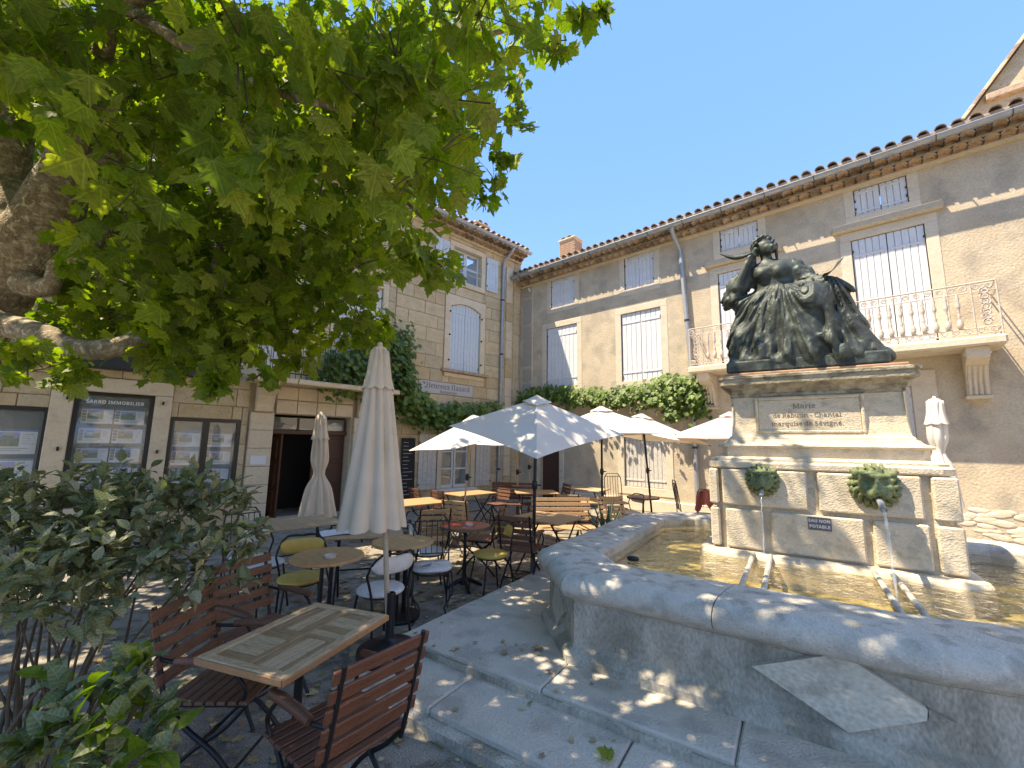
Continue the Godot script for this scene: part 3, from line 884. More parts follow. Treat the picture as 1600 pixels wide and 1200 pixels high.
func house_right(K: Vector3, bx: Vector3, bz: Vector3) -> void:
	var xf := Transform3D(Basis(bx, Vector3.UP, bz), K)
	var o := thing("rendered_house", "long ochre rendered house with white plank shutters, balcony and zinc gutter", "house", xf)
	var small := [Rect2(1.40, 6.40, .96, 1.02), Rect2(4.16, 6.40, .92, 1.02), Rect2(6.88, 6.78, .88, .60), Rect2(9.62, 6.78, .86, .60)]
	var tall := [Rect2(1.22, 3.68, 1.23, 2.02), Rect2(4.02, 3.62, 1.22, 2.05), Rect2(6.78, 3.72, 1.15, 2.5), Rect2(9.5, 3.72, 1.15, 2.53)]
	var low := [Rect2(.95, 0, .8, 2.1), Rect2(4.04, .62, 1.21, 1.55)]
	part("wall", wall_mesh(-.35, 13.6, 0, 7.45, small + tall + low, 0, .45), M.render, o)
	for h in small:
		frame_pieces(o, h, .17, -.03, .08, M.surround)
		shutter(o, h.position.x + .01, h.get_center().x - .004, h.position.y + .01, h.end.y - .01, -.05, 4, M.shutter_paint)
		shutter(o, h.get_center().x + .004, h.end.x - .01, h.position.y + .01, h.end.y - .01, -.05, 4, M.shutter_paint)
	for k in 4:
		var h: Rect2 = tall[k]
		frame_pieces(o, h, .19, -.03, .08, M.surround, k < 2)
		if k > 1:
			part("lintel", cbox(1.75, .16, .2, .03), M.rubble, o, at(h.get_center().x, h.end.y + .275, .03))
		shutter(o, h.position.x + .01, h.get_center().x - .004, h.position.y + .01, h.end.y - .01, -.05, 5 if k > 1 else 4, M.shutter_paint)
		shutter(o, h.get_center().x + .004, h.end.x - .01, h.position.y + .01, h.end.y - .01, -.05, 5 if k > 1 else 4, M.shutter_paint)
	# ground floor: dark door, closed old shutters, blocked doorway under the balcony
	frame_pieces(o, low[0], .18, -.02, .08, M.surround, false)
	part("door", cbox(.8, 2.1, .06, .008), M.door_wood, o, at(1.35, 1.05, -.2))
	frame_pieces(o, low[1], .2, -.02, .08, M.surround)
	shutter(o, 4.05, 4.64, .63, 2.16, -.05, 5, M.old_shutter)
	shutter(o, 4.65, 5.24, .63, 2.16, -.05, 5, M.old_shutter)
	part("surround", cbox(.36, 3.3, .06, .01), M.surround, o, at(10.36, 1.65, .02))
	part("surround", cbox(.36, 3.3, .06, .01), M.surround, o, at(8.3, 1.65, .02))
	part("surround", cbox(1.7, .3, .06, .01), M.surround, o, at(9.33, 3.15, .02))
	part("door", cbox(1.7, 2.99, .05, .01), M.old_shutter, o, at(9.33, 1.5, .005))
	part("plinth", cbox(8.0, .32, .14, .02), M.surround, o, at(6.2, .16, .05))
	part("plinth", cbox(1.0, .3, .12, .02), M.surround, o, at(.45, .15, .05))
	# framed quoin panels by the corner
	var y := 2.95
	var big := true
	while y < 7.2:
		var hgt := .92 if big else .46
		if y + hgt > 7.42: hgt = 7.42 - y
		var g := Geo.new()
		var pp := []
		var cx := .34
		var cy := y + hgt / 2
		var rr := .09
		for c in [[1, -1, -PI / 2], [1, 1, 0.0], [-1, 1, PI / 2], [-1, -1, PI]]:
			for k in 4:
				var a: float = c[2] + PI / 2 * k / 3
				pp.append(Vector2(cx + c[0] * (.19 - rr) + cos(a) * rr, cy + c[1] * (hgt / 2 - rr) + sin(a) * rr))
		g.prism(pp, -.02, .012)
		part("quoin_panel", g.mesh(), M.grey_panel, o)
		y += hgt + .08
		big = not big
	part("quoin_border", cbox(.035, 4.5, .02, .003), M.surround, o, at(.585, 5.2, .004))
	# rubble where the plaster has fallen
	for k in 34:
		var px := rng.randf_range(10.5, 12.3)
		var py := rng.randf_range(.25, .85 - absf(px - 11.3) * .2)
		var gs := Geo.new()
		gs.lathe([[.0, -.03], [.07, -.025], [.10, .0], [.06, .03], [0, .035]], 7, false, Vector3.ZERO, Basis(Vector3.RIGHT, PI / 2))
		part("rubble_stone", gs.mesh(), M.surround, o, Transform3D(Basis(Vector3.BACK, rng.randf_range(-.25, .25)) * Basis.from_scale(Vector3(rng.randf_range(1.1, 2.0), rng.randf_range(.4, .75), .22)), Vector3(px, py, .003)))
	eaves(o, .06, 13.6, 7.45, 7.66, .60, .205, 5.0)
	downpipe(o, [Vector3(5.86, 7.6, .6), Vector3(5.86, 7.45, .52), Vector3(5.88, 7.15, .14), Vector3(5.9, 6.9, .1), Vector3(6.04, 3.9, .1), Vector3(6.06, .3, .1)], .06)
	chimney(o, 1.35, 8.55, -1.3, .66, .8, .5)
	# balcony: slab, two corbels, cast-iron railing
	part("balcony_slab", cbox(5.2, .16, .8, .03), M.surround, o, at(8.8, 3.63, .4))
	for x in [6.5, 11.05]:
		var g := Geo.new()
		g.prism([Vector2(0, 0), Vector2(.16, .0), Vector2(.18, .12), Vector2(.22, .30), Vector2(.36, .52), Vector2(.66, .62), Vector2(.68, .80), Vector2(0, .80)], -.14, .14)
		var cb := part("corbel", g.mesh(), M.surround, o, Transform3D(Basis(Vector3.UP, -PI / 2), Vector3(x, 2.745, .0)))
		for k in 4:
			var fl := Geo.new()
			var zz := -.10 + k * .067
			fl.tube([V(.17, .02, zz), V(.185, .13, zz), V(.225, .30, zz), V(.365, .52, zz)], [.03, .028, .026, .018], 7)
			part("flute", fl.mesh(), M.surround, cb)
		part("volute", cbox(.2, .10, .33, .04), M.surround, cb, at(.56, .70, 0))
		part("foot_plate", cbox(.24, .06, .34, .015), M.surround, cb, at(.10, -.025, 0))
	var rail := Geo.new()
	for q in [4.66, 4.5, 3.86, 3.76]:
		rail.tube([Vector3(6.25, q, .74), Vector3(11.36, q, .74)], [.016 if q > 4.6 else .010], 6)
		for x in [6.25, 11.36]: rail.tube([Vector3(x, q, .02), Vector3(x, q, .74)], [.012], 6)
	for x in [6.25, 6.55, 11.06, 11.36]: rail.tube([Vector3(x, 3.71, .74), Vector3(x, 4.66, .74)], [.014], 6)
	var rp := part("railing", rail.mesh(), M.rusty_white, o)
	var bal := Geo.new()
	bal.lathe([[.012, 0], [.032, .01], [.042, .06], [.046, .11], [.028, .16], [.018, .20], [.03, .23], [.018, .26], [.018, .36], [.032, .39], [.036, .44], [.02, .50], [.03, .55], [.016, .64]], 7)
	for k in 29:
		part("baluster", bal.mesh() if k == 0 else mesh_cache.bal, M.rusty_white, rp, at(6.68 + k * .15, 3.86, .74))
		if k == 0: mesh_cache.bal = (rp.get_child(0) as MeshInstance3D).mesh
	for k in 34:
		for yy in [4.58, 3.81]:
			var s := Geo.new()
			if not mesh_cache.has("scroll"):
				var path := []
				for j in 15:
					var a := TAU * 1.4 * j / 14
					path.append(Vector3(cos(a), sin(a), 0) * (.05 - .035 * j / 14))
				s.tube(path, [.0115], 5)
				mesh_cache.scroll = s.mesh()
			part("scroll", mesh_cache.scroll, M.rusty_white, rp, Transform3D(Basis(Vector3.UP, PI if k % 2 else 0.0), Vector3(6.32 + k * .15, yy, .74)))
	for x in [6.40, 11.21]:
		for j in 7: part("scroll", mesh_cache.scroll, M.rusty_white, rp, Transform3D(Basis(Vector3.BACK, j * 1.3).scaled(Vector3.ONE * 1.4), Vector3(x, 3.95 + j * .09, .74)))
	var shell := Geo.new()
	shell.box(Vector3(6.8, 4.55, -5.0), Vector3(13.6, 9.1, .2))
	shell.box(Vector3(13.5, 3.8, -2.8), Vector3(.2, 7.6, 4.6))
	part("rear_wall", shell.mesh(), M.mortar, o)
	var lamp := Geo.new()
	lamp.tube([Vector3(.45, 7.25, .02), Vector3(.5, 7.3, .12)], [.04, .05], 8)
	part("wall_spotlight", lamp.mesh(), M.white_paint, o)
	var cab := Geo.new()
	cab.tube([Vector3(.02, 7.4, .1), Vector3(.03, 5.0, .09), Vector3(.02, 3.0, .1), Vector3(.03, 0.1, .1)], [.014], 5)
	part("cable", cab.mesh(), M.rubber, o)
	# taller house behind the right end
	var t := thing("gabled_house", "higher stone gable with tiled edge rising behind the right end of the roof", "house", xf)
	var gm := Geo.new()
	gm.prism([Vector2(11.4, 7.6), Vector2(17.0, 7.6), Vector2(17.0, 13.2), Vector2(14.6, 13.2), Vector2(11.75, 9.35)], -6.0, -2.0)
	part("wall", gm.mesh(), M.ashlar_pale, t)
	for k in 16:
		var s := k / 15.0
		part("verge_tile", arch_tile(.11, .36), M[["terracotta", "terracotta_dark", "terracotta_pale"][k % 3]], t, Transform3D(Basis(Vector3.BACK, .93) * Basis(Vector3.UP, PI / 2), Vector3(lerpf(11.75, 14.6, s), lerpf(9.35, 13.2, s) + .02, -1.98)))
	part("string_course", cbox(5.0, .16, .16, .02), M.terracotta, t, at(14.5, 9.55, -1.95))
	part("loft_wall", cbox(.5, .4, .5, .03), M.surround, t, at(11.3, 9.0, -2.2))

func house_added_fill() -> void:
	# an added house out of view at right, sending warm bounce into the shade
	var o := thing("added_fill_house", "added pale house with closed shutters, out of view, bouncing warm light into the square", "house", Transform3D(Basis(V(0, 0, 1), Vector3.UP, V(-1, 0, 0)), V(9.5, 0, 3.0)))
	var holes := []
	for k in 4:
		for y in [[.9, 1.5], [4.0, 2.0]]: holes.append(Rect2(-5.6 + k * 3.0, y[0], 1.1, y[1]))
	part("wall", wall_mesh(-7.0, 7.0, 0, 8.2, holes, 0, .4), M.dressed, o)
	for h: Rect2 in holes:
		shutter(o, h.position.x + .01, h.get_center().x - .004, h.position.y + .01, h.end.y - .01, -.05, 4, M.shutter_paint)
		shutter(o, h.get_center().x + .004, h.end.x - .01, h.position.y + .01, h.end.y - .01, -.05, 4, M.shutter_paint)
	var sh := Geo.new()
	sh.box(V(0, 4.1, -4.0), V(14.0, 8.2, .2))
	part("rear_wall", sh.mesh(), M.mortar, o)
	var rf := Geo.new()
	rf.prism([Vector2(-.35, 8.2), Vector2(4.2, 9.4), Vector2(4.2, 9.5), Vector2(-.35, 8.3)], -7.0, 7.0)
	part("roof", rf.mesh(), M.terracotta, o, Transform3D(Basis(Vector3.UP, PI / 2), Vector3.ZERO))

# ---------------------------------------------------------------- smooth solids: capsules joined by a smooth minimum, meshed as surface nets
class Blob:
	var prims := []          # [a, b, ra, rb, k]
	var relief = null # extra displacement f(p) subtracted from the distance
	var lipo := 0.05
	func add(a: Vector3, b: Vector3, ra: float, rb := -1.0, k := 0.03) -> void:
		prims.append([a, b, ra, ra if rb < 0.0 else rb, k])
	func dist(p: Vector3, use: Array) -> float:
		var d := 1e3
		for q in use:
			var a: Vector3 = q[0]
			var ab: Vector3 = q[1] - a
			var t := clampf((p - a).dot(ab) / maxf(ab.length_squared(), 1e-9), 0.0, 1.0)
			var e: float = p.distance_to(a + ab * t) - lerpf(q[2], q[3], t)
			var k: float = q[4]
			if absf(d - e) < k:
				var h := (k - absf(d - e)) / k
				d = minf(d, e) - h * h * k * 0.25
			else:
				d = minf(d, e)
		return d
	func mesh(lo: Vector3, hi: Vector3, cell: float) -> ArrayMesh:
		var B := 6
		var step := cell * B
		var nb := Vector3i(((hi - lo) / step).ceil())
		var verts := PackedVector3Array()
		var at := {}
		var vals := {}
		var SX := nb.x * B + 2
		var SY := nb.y * B + 2
		var cells := []
		var reach := step * 0.87
		for bz in nb.z:
			for by in nb.y:
				for bx in nb.x:
					var c := lo + Vector3(bx + .5, by + .5, bz + .5) * step
					var use := []
					var best := 1e3
					for q in prims:
						var a: Vector3 = q[0]
						var ab: Vector3 = q[1] - a
						var t := clampf((c - a).dot(ab) / maxf(ab.length_squared(), 1e-9), 0.0, 1.0)
						var e: float = c.distance_to(a + ab * t) - lerpf(q[2], q[3], t)
						best = minf(best, e)
						if e < reach + lipo + float(q[4]): use.append(q)
					if best > reach + lipo or best < -reach - lipo * 3.0: continue
					for z in B + 1:
						for y in B + 1:
							for x in B + 1:
								var key := (bx * B + x) + SX * ((by * B + y) + SY * (bz * B + z))
								if vals.has(key): continue
								var p := lo + Vector3(bx * B + x, by * B + y, bz * B + z) * cell
								var d := dist(p, use)
								if absf(d) < lipo and relief != null: d -= relief.call(p)
								vals[key] = d
					cells.append(Vector3i(bx, by, bz))
		var corner := []
		for k in 8: corner.append((k & 1) + SX * (((k >> 1) & 1) + SY * ((k >> 2) & 1)))
		for b: Vector3i in cells:
			for z in B:
				for y in B:
					for x in B:
						var key := (b.x * B + x) + SX * ((b.y * B + y) + SY * (b.z * B + z))
						var mask := 0
						var w := [0.0, 0.0, 0.0, 0.0, 0.0, 0.0, 0.0, 0.0]
						for k in 8:
							var q: float = vals[key + corner[k]]
							w[k] = q
							if q < 0.0: mask |= 1 << k
						if mask == 0 or mask == 255: continue
						var s := Vector3.ZERO
						var n := 0
						for k in 8:
							for ax in 3:
								var m := k | (1 << ax)
								if m == k: continue
								if (w[k] < 0.0) != (w[m] < 0.0):
									var t: float = w[k] / (w[k] - w[m])
									var e := Vector3(k & 1, (k >> 1) & 1, (k >> 2) & 1)
									e[ax] = t
									s += e
									n += 1
						at[key] = verts.size()
						verts.append(lo + (Vector3(b.x * B + x, b.y * B + y, b.z * B + z) + s / n) * cell)
		var idx := PackedInt32Array()
		var st := [1, SX, SX * SY]
		for key in at:
			var d0: float = vals[key]
			for ax in 3:
				var other: int = key + st[ax]
				if not vals.has(other): continue
				var d1: float = vals[other]
				if (d0 < 0.0) == (d1 < 0.0): continue
				var u: int = st[(ax + 1) % 3]
				var v: int = st[(ax + 2) % 3]
				if not (at.has(key - u) and at.has(key - v) and at.has(key - u - v)): continue
				var a: int = at[key - u - v]
				var bb: int = at[key - v]
				var c: int = at[key]
				var d: int = at[key - u]
				if d0 < 0.0: idx.append_array([a, c, bb, a, d, c])
				else: idx.append_array([a, bb, c, a, c, d])
		var nor := PackedVector3Array()
		nor.resize(verts.size())
		for k in range(0, idx.size(), 3):
			# indices are clockwise seen from outside
			var f := (verts[idx[k + 2]] - verts[idx[k]]).cross(verts[idx[k + 1]] - verts[idx[k]])
			for j in 3: nor[idx[k + j]] += f
		for k in nor.size(): nor[k] = nor[k].normalized()
		var arr := []
		arr.resize(Mesh.ARRAY_MAX)
		arr[Mesh.ARRAY_VERTEX] = verts
		arr[Mesh.ARRAY_NORMAL] = nor
		arr[Mesh.ARRAY_INDEX] = idx
		var m := ArrayMesh.new()
		m.add_surface_from_arrays(Mesh.PRIMITIVE_TRIANGLES, arr)
		return m

func V(x: float, y: float, z: float) -> Vector3:
	return Vector3(x, y, z)

func statue_mesh() -> ArrayMesh:
	# a seated woman in wide robes; x to the viewer's right, y up from the top of the pedestal, z towards the viewer
	var b := Blob.new()
	b.lipo = .055
	# torso, neck
	b.add(V(-.20, .82, -.02), V(-.21, .97, .01), .185, .15, .06)
	b.add(V(-.29, .97, .0), V(-.12, .97, .02), .12, .12, .06)
	b.add(V(-.31, 1.13, .01), V(-.15, 1.12, .03), .145, .145, .07)
	b.add(V(-.46, 1.19, -.01), V(-.03, 1.17, .0), .085, .085, .08)
	b.add(V(-.33, 1.12, .12), V(-.32, 1.11, .13), .075, .075, .05)
	b.add(V(-.17, 1.11, .13), V(-.16, 1.10, .14), .075, .075, .05)
	b.add(V(-.25, 1.22, .02), V(-.28, 1.36, .03), .066, .055, .05)
	# head turned to the viewer's right: skull, jaw, nose, lips, brow
	b.add(V(-.295, 1.475, .02), V(-.285, 1.46, .035), .098, .092, .04)
	b.add(V(-.25, 1.405, .085), V(-.235, 1.385, .10), .05, .038, .045)
	b.add(V(-.222, 1.455, .117), V(-.200, 1.425, .138), .013, .017, .012)
	b.add(V(-.214, 1.395, .128), V(-.196, 1.393, .126), .013, .012, .010)
	b.add(V(-.27, 1.485, .115), V(-.20, 1.485, .10), .018, .016, .02)
	b.add(V(-.25, 1.43, .115), V(-.24, 1.42, .115), .026, .024, .03)
	b.add(V(-.19, 1.43, .085), V(-.185, 1.42, .085), .026, .024, .03)
	# hair: locks all over the skull but the face, ringlets down to the shoulders
	var look := V(.50, -.12, .86).normalized()
	for k in 80:
		var yy := 1.0 - 2.0 * (k + .5) / 80.0
		var rr := sqrt(1.0 - yy * yy)
		var d := V(cos(k * 2.4) * rr, yy, sin(k * 2.4) * rr)
		if d.dot(look) > .50 or d.y < -.55: continue
		var c := V(-.30, 1.475, .015) + d * .118
		var lay := d.cross(Vector3.UP).normalized() * .022 + V(0, -.012, 0)
		b.add(c - lay, c + lay, .021, .016, .005)
	for k in 6:
		b.add(V(-.172 + .006 * sin(k * 2.1), 1.47 - .040 * k, .04 + .01 * cos(k * 2.1)), V(-.168, 1.452 - .040 * k, .048), .023 - .0018 * k, -1.0, .008)
		b.add(V(-.385 - .006 * k, 1.45 - .036 * k, .075), V(-.395 - .006 * k, 1.435 - .036 * k, .06), .027 - .001 * k, -1.0, .008)
		b.add(V(-.405, 1.43 - .035 * k, .0), V(-.41, 1.415 - .035 * k, -.02), .028, -1.0, .008)
	# ruffled neckline
	for k in 15:
		var t := k / 14.0
		var p := V(lerpf(-.47, -.02, t), 1.225 - .065 * sin(t * PI), .05 + .12 * sin(t * PI))
		b.add(p, p + V(.012, -.022 - .01 * (k % 2), .012), .024, .017, .008)
	# right arm (viewer's left): puffed sleeve, elbow out, hand raised to the chin
	b.add(V(-.47, 1.16, -.01), V(-.60, 1.03, .03), .115, .115, .05)
	b.add(V(-.60, 1.04, .02), V(-.70, .92, .02), .11, .07, .04)
	for k in 9:
		var a := k * .75
		b.add(V(-.655 + .07 * cos(a), .955 + .055 * sin(a), .02 + .085 * sin(a * 1.0 + 1.2)), V(-.715 + .075 * cos(a), .895 + .05 * sin(a), .02 + .09 * sin(a + 1.2)), .03, .018, .008)
	b.add(V(-.60, 1.00, .12), V(-.475, 1.26, .14), .056, .038, .025)
	b.add(V(-.475, 1.26, .14), V(-.44, 1.33, .135), .034, .04, .02)
	for k in 4: b.add(V(-.45 + .014 * k, 1.345, .145 - .012 * k), V(-.415 + .016 * k, 1.38 - .006 * k, .150 - .014 * k), .0125, .011, .006)
	b.add(V(-.46, 1.32, .16), V(-.425, 1.345, .172), .013, .011, .006)
	# left arm (viewer's right): sleeve, ruffle, forearm on the lap
	b.add(V(-.03, 1.14, .0), V(.07, 1.02, .03), .115, .11, .05)
	b.add(V(.06, 1.04, .02), V(.12, .95, .03), .10, .075, .04)
	for k in 9:
		var a := k * .75
		b.add(V(.10 + .055 * cos(a), .975 + .06 * sin(a), .06 + .075 * cos(a + 1.0)), V(.15 + .06 * cos(a), .93 + .06 * sin(a), .09 + .085 * cos(a + 1.0)), .03, .02, .008)
	b.add(V(.09, .98, .08), V(.19, .925, .20), .055, .038, .025)
	b.add(V(.19, .925, .20), V(.235, .915, .225), .036, .038, .02)
	for k in 4: b.add(V(.245, .92, .20 + .016 * k), V(.30, .905 - .004 * k, .21 + .018 * k), .0125, .011, .006)
	b.add(V(.22, .935, .245), V(.25, .945, .27), .013, .011, .006)
	# hips, thighs, knees and the sweep of the skirt
	b.add(V(-.40, .74, -.04), V(-.06, .74, .0), .20, .20, .08)
	b.add(V(-.12, .74, .03), V(.28, .75, .12), .19, .155, .09)
	b.add(V(-.18, .70, .08), V(.14, .68, .28), .18, .155, .09)
	b.add(V(.28, .74, .12), V(.38, .34, .14), .15, .14, .1)
	b.add(V(.38, .34, .14), V(.48, .12, .14), .13, .12, .1)
	b.add(V(.10, .67, .28), V(.12, .16, .28), .155, .18, .1)
	b.add(V(.24, .44, .20), V(.30, .12, .22), .16, .17, .1)
	b.add(V(-.10, .60, .22), V(-.06, .14, .26), .18, .17, .1)
	b.add(V(-.32, .62, .10), V(-.36, .14, .18), .19, .16, .1)
	b.add(V(-.50, .70, .0), V(-.56, .32, .06), .11, .13, .08)
	b.add(V(-.56, .32, .06), V(-.56, .12, .12), .12, .12, .08)
	b.add(V(.50, .10, .14), V(.70, .06, .12), .08, .03, .06)
	b.add(V(-.5, .10, .24), V(-.64, .07, .24), .07, .03, .05)
	# heavy folds of the robe, each a ridge of its own
	for q in [[-.14, .90, .16, -.30, .10, .36], [-.10, .90, .17, -.12, .12, .42], [-.02, .88, .20, .10, .10, .44], [.05, .86, .24, .30, .08, .42], [.12, .84, .28, .44, .08, .34], [.24, .84, .22, .52, .08, .28], [.34, .80, .18, .62, .06, .22],
			[-.26, .90, .12, -.44, .12, .32], [-.38, .86, .10, -.56, .14, .26], [-.46, .82, .06, -.64, .20, .16], [-.22, .88, .14, -.02, .50, .40], [-.05, .60, .36, .22, .20, .45], [-.44, .60, .16, -.34, .10, .36], [-.54, .55, .10, -.50, .10, .28]]:
		var a := V(q[0], q[1], q[2])
		var e := V(q[3], q[4], q[5])
		var m := a.lerp(e, .5) + V(.04 * sin(q[0] * 30.0), -.05, .035)
		b.add(a, m, .018, .032, .016)
		b.add(m, e, .032, .040, .016)
	# seat under the robe
	b.add(V(-.42, .45, -.14), V(.1, .45, -.14), .26, .26, .06)
	b.add(V(-.45, .12, -.14), V(.35, .12, -.14), .2, .2, .06)
	b.add(V(-.68, 1.0, -.04), V(-.50, .72, -.10), .028, .028, .02)
	# roses pinned at the hip
	for k in 7: b.add(V(-.26 + .035 * sin(k * 2.2), .62 - .03 * k, .27 + .01 * cos(k * 3.0)), V(-.25 + .035 * sin(k * 2.2), .615 - .03 * k, .285), .03, -1.0, .006)
	# hem swags
	for k in 6:
		var x := -.52 + k * .21
		b.add(V(x, .10, .36 - .02 * absf(k - 2.5)), V(x + .12, .05, .40 - .02 * absf(k - 2.5)), .05, .035, .03)
	var wave := FastNoiseLite.new()
	wave.seed = 5
	wave.frequency = 1.0
	wave.fractal_type = FastNoiseLite.FRACTAL_RIDGED
	wave.fractal_octaves = 2
	b.relief = func(p: Vector3) -> float:
		if p.y > .97:
			if (p.x < -.42 or p.x > -.02) and p.y < 1.28 and not (p.z > .10 and p.x < -.4):
				return .020 * wave.get_noise_3d(p.x * 6.0 + p.y * 5.0, p.y * 2.0 - p.x * 5.0, p.z * 5.0)
			return 0.0
		var s := clampf((.97 - p.y) * 5.0, 0.0, 1.0)
		var piv := p - Vector3(-.18, 1.08, 0)
		var kn := p - Vector3(.28, 1.0, 0)
		var mix := smoothstep(.0, .3, p.x)
		var ang := lerpf(atan2(piv.x, -piv.y), atan2(kn.x, -kn.y) + .5, mix) + .6 * p.z
		var rad := lerpf(piv.length(), kn.length(), mix)
		var f := wave.get_noise_3d(ang * 3.1, rad * .9, p.z * 1.2)
		var f2 := wave.get_noise_3d(ang * 7.0, rad * 2.2 + 7.0, p.z * 2.0)
		var calm := 1.0 - .6 * clampf(1.0 - Vector2(p.x - .27, p.y - .76).length() / .22, 0.0, 1.0)
		return s * calm * (.054 * f + .024 * f2)
	return b.mesh(V(-.86, -.01, -.45), V(.78, 1.68, .56), .0115)

func lion_mesh() -> ArrayMesh:
	var b := Blob.new()
	b.lipo = .04
	b.add(V(0, 0, .0), V(0, 0, .03), .13, .12, .02)
	b.add(V(0, .025, .09), V(0, .0, .11), .095, .088, .03)
	b.add(V(0, .05, .175), V(0, -.025, .225), .022, .034, .018)
	b.add(V(-.035, -.05, .195), V(-.055, -.055, .175), .038, .030, .012)
	b.add(V(.035, -.05, .195), V(.055, -.055, .175), .038, .030, .012)
	b.add(V(0, -.115, .14), V(0, -.125, .165), .042, .034, .012)
	for s in [-1.0, 1.0]:
		b.add(V(.018 * s, .082, .175), V(.08 * s, .088, .145), .022, .018, .01)
		b.add(V(.075 * s, -.005, .145), V(.085 * s, -.03, .135), .032, .028, .02)
		b.add(V(.115 * s, .10, .06), V(.135 * s, .12, .05), .032, .022, .01)
	for ring in 2:
		var n := 15 + ring * 5
		for k in n:
			var a := TAU * (k + .5 * ring) / n
			var r0 := .118 + ring * .024
			var r1 := .140 + ring * .024
			var z := .070 - ring * .036
			b.add(V(cos(a) * r0, sin(a) * r0 * 1.06, z), V(cos(a + .12) * r1, sin(a + .12) * r1 * 1.06, z - .016), .021, .015, .004)
	b.relief = func(p: Vector3) -> float:
		var e := minf(p.distance_to(V(-.044, .043, .178)), p.distance_to(V(.044, .043, .178)))
		var d := -.034 * clampf(1.0 - e / .040, 0.0, 1.0)
		if p.z > .12: d -= .026 * clampf(1.0 - Vector2(p.x * .5, p.y + .088).length() / .024, 0.0, 1.0)
		return d
	return b.mesh(V(-.23, -.23, -.05), V(.23, .23, .29), .008)

